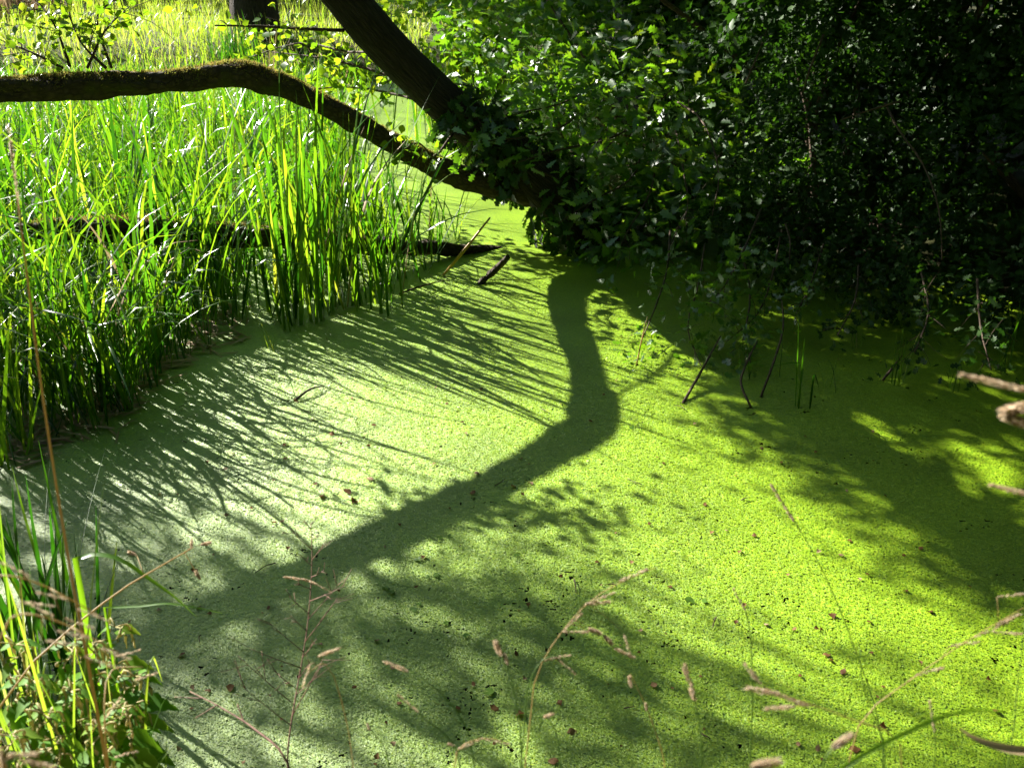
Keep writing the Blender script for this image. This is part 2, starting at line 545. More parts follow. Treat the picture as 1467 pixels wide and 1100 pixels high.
def lobed_template(ws, ts, fold=.15, curl=.15):
    n = len(ws)
    v, f = [], []
    for k in range(n):
        z = -curl * ts[k] ** 2
        tt = ts[k] + (.05 if k % 2 else 0) * 1
        v += [(-ws[k], tt, z + ws[k] * fold), (0, ts[k], z), (ws[k], tt, z + ws[k] * fold)]
    for k in range(n - 1):
        b = k * 3
        f += [(b, b + 1, b + 4, b + 3), (b + 1, b + 2, b + 5, b + 4)]
    return np.array(v, float), np.array(f)


T_OAK = lobed_template([.012, .13, .07, .24, .11, .30, .14, .20, .02], [0, .22, .32, .46, .56, .70, .80, .92, 1.0])
T_ALDER = leaf_template([.02, .30, .41, .38, .16, .02], fold=.22, curl=.1)
T_HAW = lobed_template([.015, .10, .34, .12, .30, .06], [0, .3, .5, .6, .8, 1.0])
T_IVY = lobed_template([.30, .46, .26, .30, .14, .02], [0, .12, .34, .5, .75, 1.0], fold=.1)
T_SMALL = leaf_template([.03, .32, .30, .02], fold=.2)
T_NETTLE = leaf_template([.05, .30, .36, .33, .26, .20, .13, .08, .01], fold=.25, curl=.3)
_v = T_NETTLE[0]
for _k in range(1, 8):                         # saw-toothed margin
    _v[_k * 3, 0] *= 1.0 if _k % 2 else .8
    _v[_k * 3 + 2, 0] *= 1.0 if _k % 2 else .8


def frames(axis, nrm):
    """Rotation matrices whose columns are width, length and normal."""
    L = norm(axis)
    W = norm(np.cross(L, nrm))
    N = np.cross(W, L)
    return np.stack([W, L, N], -1)


def scatter(T, pos, Rm, sc):
    tv, tf = T
    v = np.einsum('nij,kj->nki', Rm, tv) * sc[:, None, None] + pos[:, None]
    f = tf[None] + (np.arange(len(pos)) * len(tv))[:, None, None]
    return v.reshape(-1, 3), f.reshape(-1, 4)


def foliage(parent, T, mat, pos, Rm, sc, singles=0, leaf="leaf", rest="foliage", origin=None):
    """The SINGLES leaves that show largest become parts, all others one joined part."""
    from mathutils import Matrix
    n = len(pos)
    tint = np.clip(rng.normal(.5, .25, n), 0, 1)
    o0 = world_loc(parent) if origin is None else origin
    px, py, dep = project(pos)
    score = np.where((px > 0) & (px < 1467) & (py > 0) & (py < 1100) & (dep > .3), sc / np.maximum(dep, .3), 0)
    pick = np.argsort(-score)[:singles] if singles else np.array([], int)
    pick = pick[score[pick] > 0]
    if len(pick):
        protos = [mesh(leaf, T[0], T[1], mat, {"tint": ('FLOAT', np.full(len(T[0]), t))}) for t in (.1, .3, .5, .7, .92)]
        for k in pick:
            o = obj(leaf, protos[min(4, int(tint[k] * 5))], parent)
            m4 = np.eye(4); m4[:3, :3] = Rm[k] * sc[k]; m4[:3, 3] = pos[k] - o0
            o.matrix_local = Matrix(m4.tolist())
    restm = np.ones(n, bool); restm[pick] = False
    if restm.any():
        v, f = scatter(T, pos[restm], Rm[restm], sc[restm])
        me = mesh(rest, v - o0, f, mat, {"tint": ('FLOAT', np.repeat(tint[restm], len(T[0])))})
        tag(obj(rest, me, parent), kind="stuff")


def rand_dirs(n):
    return norm(rng.standard_normal((n, 3)))


def leaf_frames(n, out=None, flat=.6, droop=-.2, spread=.9):
    """Leaves pointing any way around, more or less level, drooping; OUT adds a pull outwards."""
    ax = rand_dirs(n) * V(1, 1, .5) + V(0, 0, droop)
    if out is not None: ax = ax + out * .7
    nr = V(0, 0, 1) * flat + rand_dirs(n) * spread
    if out is not None: nr = nr + out * .35
    return frames(ax, nr)


def blade(length, width, th0, th1, p=2.0, n=8, fold_at=None, fold_by=0, twist=0.0, crease=True):
    """A reed blade rising from the origin and bending towards +x."""
    s = np.linspace(0, 1, n + 1)
    th = th0 + th1 * s ** p
    if fold_at is not None:
        th = th + fold_by * smoothstep(fold_at - .06, fold_at + .06, s)
    dl = length / n
    mid = (th[1:] + th[:-1]) / 2
    x = np.concatenate([[0], np.cumsum(np.sin(mid) * dl)]); z = np.concatenate([[0], np.cumsum(np.cos(mid) * dl)])
    wd = width * np.minimum(1, .55 + 3 * s) * np.clip(1 - s ** 4, 0, 1) * .5
    wd[-1] = width * .03
    tw = twist * s
    nx_, nz_ = np.cos(th), -np.sin(th)          # normal in the bending plane
    v, f = [], []
    for k in range(n + 1):
        c = V(x[k], 0, z[k]); a = V(0, math.cos(tw[k]), 0) + V(nx_[k], 0, nz_[k]) * math.sin(tw[k])
        nrm_ = V(nx_[k], 0, nz_[k])
        if crease:
            v += [c - a * wd[k] + nrm_ * wd[k] * .35, c, c + a * wd[k] + nrm_ * wd[k] * .35]
        else:
            v += [c - a * wd[k], c + a * wd[k]]
    m = 3 if crease else 2
    for k in range(n):
        for q in range(m - 1):
            b = k * m + q
            f.append((b, b + 1, b + m + 1, b + m))
    return np.array(v), np.array(f)


def rotz(a):
    c, s = np.cos(a), np.sin(a)
    z, o = np.zeros_like(a), np.ones_like(a)
    return np.stack([np.stack([c, -s, z], -1), np.stack([s, c, z], -1), np.stack([z, z, o], -1)], -2)


def blade_set(kind, count, crease=True, n=8):
    out = []
    for k in range(count):
        r = rng.random
        if kind == "straight":
            out.append(blade(.75 + .5 * r(), .014 + .010 * r(), .02 + .16 * r(), .02 + .25 * r(), 2.2, n, twist=r() * 1.6 - .8, crease=crease))
        elif kind == "arch":
            out.append(blade(.8 + .45 * r(), .013 + .008 * r(), .08 + .2 * r(), .7 + 1.1 * r(), 2.2, n, twist=r() * 2 - 1, crease=crease))
        elif kind == "fold":
            out.append(blade(.7 + .5 * r(), .014 + .009 * r(), .04 + .2 * r(), .2, 2, n + 2, fold_at=.5 + .25 * r(), fold_by=1.1 + .9 * r(), twist=r() - .5, crease=crease))
        elif kind == "short":
            out.append(blade(.3 + .35 * r(), .007 + .005 * r(), .05 + .3 * r(), .2 + .8 * r(), 1.8, max(4, n - 3), twist=r() * 1.5, crease=crease))
    return out


P_STRAIGHT, P_ARCH, P_FOLD, P_SHORT = (blade_set(k, 9) for k in ("straight", "arch", "fold", "short"))
Q_STRAIGHT, Q_ARCH, Q_FOLD, Q_SHORT = (blade_set(k, 9, False, 6) for k in ("straight", "arch", "fold", "short"))
_mesh_cache = {}


def blade_mesh(key, proto, mat, tint, name="blade"):
    k = (key, round(tint * 4))
    if k not in _mesh_cache:
        _mesh_cache[k] = mesh(name, proto[0], proto[1], mat, {"tint": ('FLOAT', np.full(len(proto[0]), round(tint * 4) / 4))})
    return _mesh_cache[k]


SETS = {"s": P_STRAIGHT, "a": P_ARCH, "f": P_FOLD, "h": P_SHORT}


def tuft(name, loc, label, cat, group, mix, n, scale=1.0, spread=.05, lean=(0, 0), mat="reed", tint_mean=.5, wide=1.0):
    root = thing(name, loc, label, cat, group)
    for k in range(n):
        kind = random.choice(mix)
        idx = random.randrange(9)
        t = min(1, max(0, random.gauss(tint_mean, .25)))
        mt = "dry" if mat == "reed" and name == "reed_tuft" and random.random() < .025 else mat
        o = obj("blade", blade_mesh((kind, idx, mt), SETS[kind][idx], M[mt], t), root)
        a, r = random.random() * 6.283, spread * math.sqrt(random.random())
        o.location = (math.cos(a) * r, math.sin(a) * r, -.03)
        o.rotation_euler = (lean[1] + random.gauss(0, .08), lean[0] + random.gauss(0, .08), random.random() * 6.283)
        s = scale * random.uniform(.75, 1.15)
        o.scale = (s * wide, s * wide, s)
    return root


def bed(name, label, cat, pts, mix, scale, mat, tint_mean=.5, tint_sd=.25, lean=.12, wide=1.0):
    """All blades past the ones built singly: one joined object."""
    pts = np.asarray(pts, float)
    n = len(pts)
    pick = rng.integers(0, len(mix), n)
    mb_v, mb_f, mb_t, off = [], [], [], 0
    scale = np.broadcast_to(scale, (n,))
    for q, protos in enumerate(mix):
        for k in range(len(protos)):
            sel = np.where((pick == q) & (rng.integers(0, 9, n) % len(protos) == k))[0]
            pass
    which = rng.integers(0, 9, n)
    for q, protos in enumerate(mix):
        for k in range(9):
            sel = np.where((pick == q) & (which == k))[0]
            if not len(sel): continue
            a = rng.random(len(sel)) * 6.283
            Rm = rotz(a)
            # a random lean
            lx, ly = rng.normal(0, lean, len(sel)), rng.normal(0, lean, len(sel))
            sc = scale[sel] * rng.uniform(.7, 1.2, len(sel))
            tv = protos[k][0].copy(); tv[:, 1] *= wide
            v = np.einsum('nij,kj->nki', Rm, tv) * sc[:, None, None]
            v[..., 0] += v[..., 2] * lx[:, None]; v[..., 1] += v[..., 2] * ly[:, None]
            v += pts[sel][:, None]
            f = protos[k][1][None] + (np.arange(len(sel)) * len(tv))[:, None, None] + off
            off += len(sel) * len(tv)
            t = np.clip(rng.normal(tint_mean, tint_sd, len(sel)), 0, 1)
            mb_v.append(v.reshape(-1, 3)); mb_f.append(f.reshape(-1, 4)); mb_t.append(np.repeat(t, len(tv)))
    me = mesh(name, np.vstack(mb_v), np.vstack(mb_f), M[mat], {"tint": ('FLOAT', np.concatenate(mb_t))})
    return tag(obj(name, me), label, cat, kind="stuff")


# ------------------------------------------------------------------ the leaning tree
BASE = V(.76, 7.35, -.15)
tree = thing("alder_tree", BASE, "dark leaning tree rising from the pond with one long limb reaching left over the reeds", "tree")
trunk_pts = [BASE, at(812, 298, 7.2), at(735, 225, 7.0), at(640, 150, 6.8), at(597, 110, 6.7), at(528, 37, 6.5), at(497, 0, 6.4), V(-1.5, 6.74, 2.25), V(-2.05, 6.55, 2.93), V(-3.0, 6.3, 4.1), V(-3.7, 6.0, 5.3), V(-4.2, 5.9, 6.3)]
trunk_r = [.25, .20, .165, .142, .138, .137, .137, .135, .13, .11, .08, .04]
v, f, tco = tube(trunk_pts, trunk_r, 28, 90, rough=.035, seed=3)
mb = MB(); mb.add(v, f, .5, tco)
obj("trunk", mb.mesh("trunk", M["bark"], True, BASE), tree)
limb_pts = [at(770, 276, 7.15), at(695, 264, 6.95), at(620, 236, 6.74), at(560, 205, 6.5), at(480, 160, 6.1), at(400, 122, 5.7), at(345, 107, 5.52), at(275, 115, 5.3), at(200, 121, 5.1), at(100, 125, 4.9), at(0, 131, 4.7), V(-3.1, 4.35, 1.48), V(-3.9, 3.8, 1.62), V(-4.6, 3.4, 1.9)]
limb_r = [.10, .086, .074, .066, .060, .066, .070, .058, .055, .061, .055, .052, .042, .02]
v, f, tco = tube(limb_pts, limb_r, 22, 150, rough=.11, seed=5)
mb = MB(); mb.add(v, f, .5, tco)
limb = obj("limb", mb.mesh("limb", M["limb"], True, BASE), tree)
# moss: short fuzz on the limb's upper side
q = spline(np.column_stack([limb_pts, limb_r]), 400)
n = 9000
kk = rng.integers(60, 330, n)
ang = rng.normal(0, .62, n)
tan = norm(np.gradient(q[:, :3], axis=0))[kk]
side = norm(np.cross(tan, V(0, 0, 1))); up = np.cross(side, tan)
dirn = up * np.cos(ang)[:, None] + side * np.sin(ang)[:, None]
pos = q[kk, :3] + dirn * (q[kk, 3] * .98)[:, None] + tan * rng.normal(0, .01, n)[:, None]
keepm = vnoise(kk * .08, ang * 2 + 9, 4) > .32
pos, dirn = pos[keepm], dirn[keepm]
Rm = frames(dirn + rand_dirs(len(pos)) * .7, rand_dirs(len(pos)))
v, f = scatter(leaf_template([.10, .12, .02], fold=0, curl=.3), pos, Rm, rng.uniform(.010, .024, len(pos)))
tag(obj("moss", mesh("moss", v - BASE, f, M["moss"], {"tint": ('FLOAT', np.repeat(rng.random(len(pos)), 9))}), limb), kind="stuff")


def leafy_branch(parent, name, pts, r0, r1, nl, size, T, mat, spread=.10, twigs=5, singles=0, twig_len=.3, from_t=.25):
    """A branch with side twigs and leaves set along them."""
    o0 = world_loc(parent)
    mb = MB()
    v, f, tco = tube(pts, np.linspace(r0, r1, len(pts)), 6, rough=.06, seed=random.randrange(999))
    mb.add(v, f, .5, tco)
    p = spline(pts, 40)
    lines = [p[int(from_t * 40):]]
    for k in range(twigs):
        u = random.uniform(from_t, .95)
        c = p[int(u * 39)]
        tdir = norm(p[min(39, int(u * 39) + 1)] - p[max(0, int(u * 39) - 1)])
        d = norm(tdir * .8 + rand_dirs(1)[0] * .9 + V(0, 0, .12))
        L = twig_len * random.uniform(.6, 1.2)
        q = spline([c, c + d * L * .5 + rand_dirs(1)[0] * L * .08, c + d * L + V(0, 0, -.1 * L)], 8)
        v, f, tco = tube(q[::3] if len(q) > 6 else q, [r1 * .9, r1 * .6, r1 * .4], 4, 5)
        mb.add(v, f, .5, tco)
        lines.append(q)
    part = obj(name, mb.mesh(name, M["twig"], True, o0), parent)
    allp = np.vstack(lines)
    idx = rng.integers(0, len(allp), nl)
    pos = allp[idx] + rng.normal(0, spread * .5, (nl, 3))
    Rm = leaf_frames(nl)
    foliage(part, T, M[mat], pos, Rm, rng.uniform(.6, 1.15, nl) * size, singles, origin=o0)
    return part


# low branches and shoots in view
leafy_branch(tree, "branch", [at(492, 44, 6.45), at(440, 42, 6.2), at(370, 38, 6.0), at(308, 37, 5.8)], .014, .005, 26, .05, T_ALDER, "alder", .05, 3, 20, .2)
leafy_branch(tree, "branch", [at(640, 150, 6.9), at(560, 110, 7.3), at(470, 85, 7.6), at(390, 75, 7.9)], .016, .004, 150, .075, T_ALDER, "alder", .2, 9, 60, .45)
leafy_branch(tree, "branch", [at(650, 165, 6.9), at(585, 140, 7.4), at(500, 125, 7.8), at(430, 130, 8.0)], .014, .004, 120, .075, T_ALDER, "alder", .2, 8, 60, .4)
leafy_branch(tree, "branch", [at(560, 70, 6.8), at(500, 75, 7.4), at(430, 62, 7.8), at(350, 85, 8.2)], .012, .004, 90, .07, T_ALDER, "alder", .18, 7, 40, .4)
leafy_branch(tree, "branch", [at(650, 190, 6.7), at(620, 225, 6.5), at(600, 205, 6.35), at(570, 215, 6.3)], .01, .003, 46, .055, T_ALDER, "alder", .08, 5, 30, .15)
for (a, b, c) in [((100, 96), (80, 40), (45, -10)), ((152, 98), (115, 60), (92, -5)), ((125, 98), (150, 45), (185, 10)), ((90, 98), (45, 75), (5, 60))]:
    leafy_branch(tree, "shoot", [at(*a, 5.0), at(*b, 5.0), at(*c, 5.1)], .008, .0025, 70, .05, T_ALDER, "alder", .11, 9, 60, .34)
leafy_branch(tree, "shoot", [at(160, 98, 5.0), at(140, 20, 5.0), at(215, -20, 5.0)], .008, .003, 22, .05, T_ALDER, "alder", .06, 4, 8, .25)

# the crown above the picture, whose shade dapples the water
SHD = V(math.sin(R(SUN_AZ)), -math.cos(R(SUN_AZ)), 0) / math.tan(R(SUN_EL))


def above(px, py, h):                          # the crown point at height h whose shade falls on that bit of water
    s = ground(px, py)
    return s - SHD * h + V(0, 0, h)


def spray(c, rad, nl, size=.06, T=T_ALDER, mat="alder", start=None, flat=.5):
    if start is None:
        d = [np.linalg.norm(c - np.array(t) - V(0, 0, .8)) for t in trunk_pts[8:]]
        start = trunk_pts[8 + int(np.argmin(d))]
    midp = (start + c) / 2 + V(0, 0, .35) + rand_dirs(1)[0] * .15
    leafy_branch(tree, "branch", [start, midp, c, c + norm(c - start) * rad * .8 + V(0, 0, -.1)], .018, .004, nl, size, T, mat, rad * .85, 7, 0, rad * 1.1, .6)


for (px, py, h, rad, nl) in [
        (300, 900, 4.3, .34, 240), (440, 880, 4.0, .30, 200), (220, 1000, 4.5, .32, 200), (400, 1010, 4.2, .34, 180),
        (560, 900, 4.2, .30, 190), (620, 960, 4.4, .30, 170), (540, 1060, 4.4, .34, 190), (700, 860, 4.0, .28, 130),
        (800, 790, 3.8, .30, 90), (830, 880, 4.2, .32, 120), (760, 960, 4.3, .28, 140), (880, 980, 4.1, .28, 170),
        (985, 1070, 4.4, .24, 170), (920, 910, 4.0, .25, 80), (680, 1070, 4.5, .25, 80), (1400, 1020, 4.6, .25, 45),
        (150, 880, 4.2, .3, 180), (90, 800, 3.9, .3, 120), (850, 1090, 4.4, .2, 60),
        (1250, 690, 3.4, .34, 330), (1130, 640, 3.0, .22, 170), (1350, 740, 3.6, .34, 300), (1440, 800, 3.8, .3, 300), (1180, 620, 2.9, .3, 240), (1440, 640, 3.2, .4, 200), (1460, 880, 4.0, .22, 200),
        (40, 610, 3.5, .4, 260), (110, 660, 3.6, .36, 240), (60, 730, 3.8, .36, 240), (160, 640, 3.5, .26, 150), (20, 820, 3.9, .36, 220), (160, 740, 3.8, .26, 120)]:
    spray(above(px, py, h), rad, int(nl * 1.25))
for (sx, sy) in [(-1.15, 2.05), (-1.0, 2.25), (-1.3, 1.85), (-1.45, 2.15)]:
    spray(V(sx, sy, 0) - SHD * 4.2 + V(0, 0, 4.2), .28, 200)
for (px, py, h, rad) in [(1000, 420, 2.3, .36), (1090, 430, 2.4, .4), (1200, 440, 2.4, .4), (1320, 470, 2.6, .42), (1440, 490, 2.7, .42), (1120, 500, 2.6, .34), (1220, 520, 2.7, .42), (1340, 540, 2.8, .42), (1450, 560, 3.0, .42), (1180, 570, 2.8, .34), (1290, 590, 3.0, .34), (1060, 470, 2.5, .3), (930, 390, 2.2, .25), (1400, 600, 3.1, .3)]:
    spray(above(px, py, h), rad, 300, .10, T_SMALL, "oak")

# ------------------------------------------------------------------ ivy on the trunk's foot
ivy = thing("ivy_plant", (.1, 6.9, .1), "dark shaded oak-like and ivy leaves hiding the foot of the leaning trunk", "ivy")
n = 2000
q = spline(np.column_stack([trunk_pts[:5], trunk_r[:5]]), 200)
kk = (rng.random(n) ** .9 * 150).astype(int)
tan = norm(np.gradient(q[:, :3], axis=0))[kk]
side = norm(np.cross(tan, V(0, 0, 1))); up = np.cross(side, tan)
ang = rng.random(n) * 6.283
dirn = side * np.cos(ang)[:, None] + up * np.sin(ang)[:, None]
pos = q[kk, :3] + dirn * (q[kk, 3] + rng.uniform(.0, .24, n) * (1 - kk / 220))[:, None]
keepm = (vnoise(kk * .06, ang * 1.3 + 4, 14) > .40) & (pos[:, 2] > .03)
pos, dirn, n = pos[keepm], dirn[keepm], int(keepm.sum())
foliage(ivy, T_OAK, M["ivy"], pos, frames(dirn * .5 + V(0, 0, -.6) + rand_dirs(n) * .7, dirn + rand_dirs(n) * .5), rng.uniform(.07, .13, n), 200)
mb = MB()
for k in range(6):
    a = k * 1.05
    pts = [q[i, :3] + (side[0] * math.cos(a + i * .02) + V(0, 0, 1) * math.sin(a + i * .02)) * q[i, 3] * 1.04 for i in range(2, 150, 24)]
    v, f, tco = tube(pts, np.linspace(.013, .004, len(pts)), 5, rough=.1, seed=k)
    mb.add(v, f, .5, tco)
obj("stem", mb.mesh("stem", M["twig"], True, V(.1, 6.9, .1)), ivy)

# ------------------------------------------------------------------ shrubs on the right bank


def shrub(name, label, cat, base, blobs, nleaf, T, mat, size, singles, stems, shell=.55, flat=.55, group=None):
    """Stems fanning from the base and leaves in clumps through the given ellipsoids (centre, radii)."""
    root = thing(name, base, label, cat, group)
    o0 = V(*base)
    vol = np.array([b[1][0] * b[1][1] * b[1][2] for b in blobs]) ** .75
    cnt = np.maximum(1, (nleaf * vol / vol.sum()).astype(int))
    P, O = [], []
    for (c, r), k in zip(blobs, cnt):
        c, r = V(*c), V(*r)
        ncl = max(6, k // 20)
        d = rand_dirs(ncl)
        rad = 1 - shell * rng.random(ncl) ** 1.6
        cl = c + d * r * rad[:, None]
        idx = rng.integers(0, ncl, k)
        pos = cl[idx] + rng.normal(0, size * .95, (k, 3))
        P.append(pos); O.append(norm(d * r)[idx])
    P, O = np.vstack(P), np.vstack(O)
    ok = P[:, 2] > .04
    P, O = P[ok], O[ok]
    foliage(root, T, M[mat], P, leaf_frames(len(P), O, flat), rng.uniform(.65, 1.15, len(P)) * size, singles)
    for k in range(stems):
        b = blobs[k % len(blobs)]
        e = V(*b[0]) + rand_dirs(1)[0] * V(*b[1]) * .6
        s = o0 + V(random.uniform(-.25, .25), random.uniform(-.2, .2), -.1)
        m = (s + e) / 2 + rand_dirs(1)[0] * .18
        v, f, tco = tube([s, m, e], [.03, .02, .006], 6, rough=.08, seed=k)
        mb = MB(); mb.add(v, f, .5, tco)
        obj("stem", mb.mesh("stem", M["twig"], True, o0), root)
    return root


oak_blobs = []
for (y_, z_, xa, xb) in [(6.75, .32, .95, 1.6), (7.3, .55, .65, 1.8), (7.9, .82, .3, 1.9), (8.5, 1.1, .05, 1.95), (9.1, 1.4, -.15, 2.0), (9.75, 1.75, -.3, 2.1), (10.3, 2.2, .2, 2.2)]:
    for x_ in np.arange(xa, xb, .5):
        oak_blobs.append(((x_ + random.uniform(-.1, .1), y_ + random.uniform(-.12, .12), z_ + random.uniform(-.12, .08)), (.36, .32, random.uniform(.2, .32))))
shrub("oak_sapling", "sunlit bushy oak with glossy lobed leaves just right of the leaning trunk", "shrub", (1.1, 7.9, .1), oak_blobs, 9500, T_OAK, "oak", .115, 300, 16, .6)
haw1 = [((2.2, 6.55, 1.0), (.75, .6, .95)), ((1.95, 6.9, 1.9), (.85, .7, .9)), ((1.75, 6.35, .55), (.5, .4, .5)), ((2.5, 6.2, .6), (.6, .5, .6)), ((1.75, 6.05, .32), (.42, .3, .3)), ((2.3, 5.65, .38), (.45, .34, .36))]
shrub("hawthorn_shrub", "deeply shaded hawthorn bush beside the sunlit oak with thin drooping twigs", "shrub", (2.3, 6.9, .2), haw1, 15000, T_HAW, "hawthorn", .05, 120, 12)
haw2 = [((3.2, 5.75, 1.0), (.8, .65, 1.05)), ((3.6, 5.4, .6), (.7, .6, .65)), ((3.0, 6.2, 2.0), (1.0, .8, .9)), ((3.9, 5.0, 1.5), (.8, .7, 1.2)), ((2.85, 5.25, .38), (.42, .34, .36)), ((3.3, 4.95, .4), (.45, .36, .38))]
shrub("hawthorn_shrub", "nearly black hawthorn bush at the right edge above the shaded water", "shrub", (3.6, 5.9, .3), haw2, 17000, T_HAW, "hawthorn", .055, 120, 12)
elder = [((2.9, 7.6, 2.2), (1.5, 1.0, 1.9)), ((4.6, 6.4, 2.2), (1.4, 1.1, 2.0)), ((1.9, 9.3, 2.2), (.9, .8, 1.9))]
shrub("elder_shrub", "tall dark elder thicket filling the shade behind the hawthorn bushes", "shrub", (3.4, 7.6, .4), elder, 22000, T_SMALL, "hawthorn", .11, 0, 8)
shade_canopy = [((2.4, 7.6, 4.4), (1.6, 1.6, 1.3)), ((4.0, 5.8, 4.6), (2.2, 2.0, 1.4)), ((3.2, 7.4, 5.6), (2.6, 2.0, 1.4)),
          ((.5, 7.05, 2.75), (.5, .4, .45)), ((1.2, 6.6, 2.7), (.8, .6, .5)), ((2.2, 5.8, 2.8), (.8, .6, .5)), ((-.35, 7.55, 2.75), (.4, .35, .4)), ((3.2, 4.9, 2.9), (.8, .6, .5))]  # unseen foliage placed above the view to shade the right bank
shrub("shade_oak", "unseen oak crown added above the thicket to keep the right bank dark", "tree", (3.2, 8.2, .4), shade_canopy, 30000, T_SMALL, "oak", .14, 0, 8)

oak_root = [o for o in COL.objects if o.name == "oak_sapling"][0]
for (pts_, nl) in [([V(1.0, 7.7, .8), at(870, 200, 7.0), at(800, 215, 6.7), at(735, 235, 6.5)], 70), ([V(1.0, 7.6, .6), at(900, 260, 6.8), at(845, 290, 6.6), at(800, 320, 6.5)], 80),
                   ([V(1.1, 7.5, .6), at(930, 280, 6.7), at(900, 330, 6.4), at(880, 372, 6.3)], 70), ([V(.7, 8.2, 1.0), at(800, 150, 7.2), at(735, 165, 6.9), at(680, 190, 6.6)], 80),
                   ([V(.7, 8.2, .9), at(790, 190, 7.0), at(720, 200, 6.6), at(650, 205, 6.4)], 60), ([V(1.2, 7.3, .8), at(980, 250, 6.5), at(985, 300, 6.3), at(960, 350, 6.2)], 80),
                   ([V(1.2, 7.3, 1.0), at(1010, 180, 6.4), at(1030, 250, 6.2), at(1020, 310, 6.1)], 70)]:
    leafy_branch(oak_root, "overhanging_branch", pts_, .008, .003, nl, .105, T_OAK, "oak", .2, 9, 30, .3, .12)

# ------------------------------------------------------------------ fallen log and sticks
lg = thing("fallen_log", ground(700, 356), "dark fallen log slanting out of the water behind the reed clump", "log")
o0 = world_loc(lg)
v, f, tco = tube([V(.02, 7.1, -.06), V(-.4, 6.84, .04), V(-1.1, 6.42, .21), V(-1.8, 6.0, .40), V(-2.3, 5.69, .525), V(-2.62, 5.5, .58), V(-2.8, 5.4, .60)],
                 [.03, .045, .06, .066, .066, .06, .04], 14, 60, rough=.16, seed=12)
mb = MB(); mb.add(v, f, .5, tco)
obj("log_body", mb.mesh("log_body", M["log"], True, o0), lg)
q = spline([V(-.4, 6.84, .09), V(-1.1, 6.42, .272), V(-1.8, 6.0, .468), V(-2.34, 5.67, .60), V(-2.7, 5.45, .64)], 200)
n = 2600
pos = q[rng.integers(40, 200, n)] + rng.normal(0, .022, (n, 3)) * V(1, 1, .3)
v, f = scatter(leaf_template([.10, .12, .02], fold=0, curl=.3), pos, frames(V(0, 0, 1) + rand_dirs(n) * .7, rand_dirs(n)), rng.uniform(.010, .022, n))
tag(obj("moss", mesh("moss", v - o0, f, M["moss"], {"tint": ('FLOAT', np.repeat(rng.random(n) * .6, 9))}), lg), kind="stuff")


def stick(name, label, cat, pts, rad, mat, rough=.08, ns=8):
    pts = [np.asarray(p) for p in pts]
    v, f, tco = tube(pts, rad, ns, rough=rough, seed=random.randrange(99))
    mb = MB(); mb.add(v, f, .5, tco)
    o = obj(name, mb.mesh(name, M[mat], True, pts[0]), None, pts[0])
    return tag(o, label, cat)


stick("yellow_stick", "yellow dead stick leaning out of the water at the reed clump's right side", "stick", [ground(628, 402, -.05), at(660, 365, 6.55), at(702, 312, 6.5)], [.008, .010, .006], "yellow_stick")
stick("mossy_stub", "short mossy stump of wood afloat beside the trunk's shadow", "stump", [ground(686, 408, .0), ground(703, 392, .05), at(728, 368, 6.45)], [.018, .024, .018], "log", .2)
stick("bare_twig", "thin pale twig lying on the duckweed by the yellow stick", "twig", [ground(572, 421, .01), ground(600, 411, .04), ground(636, 402, .02)], [.005, .006, .003], "twig")
for (nm, lb, pts, r) in [
        ("bare_twig", "dark bent twig standing in the water under the oak's hanging spray", [ground(978, 578), at(1000, 540, 5.1), at(1032, 482, 5.3)], [.008, .007, .004]),
        ("bare_twig", "pale crooked twig ending in a curl at the water near the shaded reeds", [ground(1076, 584), at(1063, 555, 4.95), at(1062, 540, 5.0), at(1085, 488, 5.2)], [.006, .006, .006, .003]),
        ("bare_twig", "long thin reddish twig slanting up into the hawthorn", [ground(1090, 568), at(1108, 520, 5.1), at(1122, 470, 5.3), at(1120, 430, 5.5)], [.006, .006, .005, .003]),
        ("bare_twig", "short grey twig leaning beside the two shaded water reeds", [ground(1264, 545), at(1278, 528, 5.2), at(1292, 510, 5.3)], [.006, .007, .004])]:
    stick(nm, lb, "twig", pts, r, "twig")

hw = [o for o in COL.objects if o.name.startswith("hawthorn_shrub")]
for (k_, pts_) in [(0, [at(1268, 148, 5.75), at(1290, 190, 5.6), at(1322, 235, 5.5), at(1345, 300, 5.4), at(1350, 372, 5.4)]), (0, [at(1125, 320, 5.9), at(1132, 345, 5.8), at(1131, 372, 5.8)]), (1, [at(1180, 50, 5.8), at(1160, 100, 5.8), at(1148, 140, 5.9)]),
                   (0, [at(1290, 145, 5.7), at(1240, 160, 5.75), at(1205, 172, 5.8)]), (0, [at(1068, 120, 6.0), at(1085, 80, 6.0), at(1100, 40, 6.1)])]:
    v, f, tco = tube(pts_, np.linspace(.0075, .004, len(pts_)), 6, rough=.1, seed=k_)
    mb = MB(); mb.add(v, f, .5, tco)
    obj("stem", mb.mesh("stem", M["twig"], True, world_loc(hw[k_])), hw[k_])

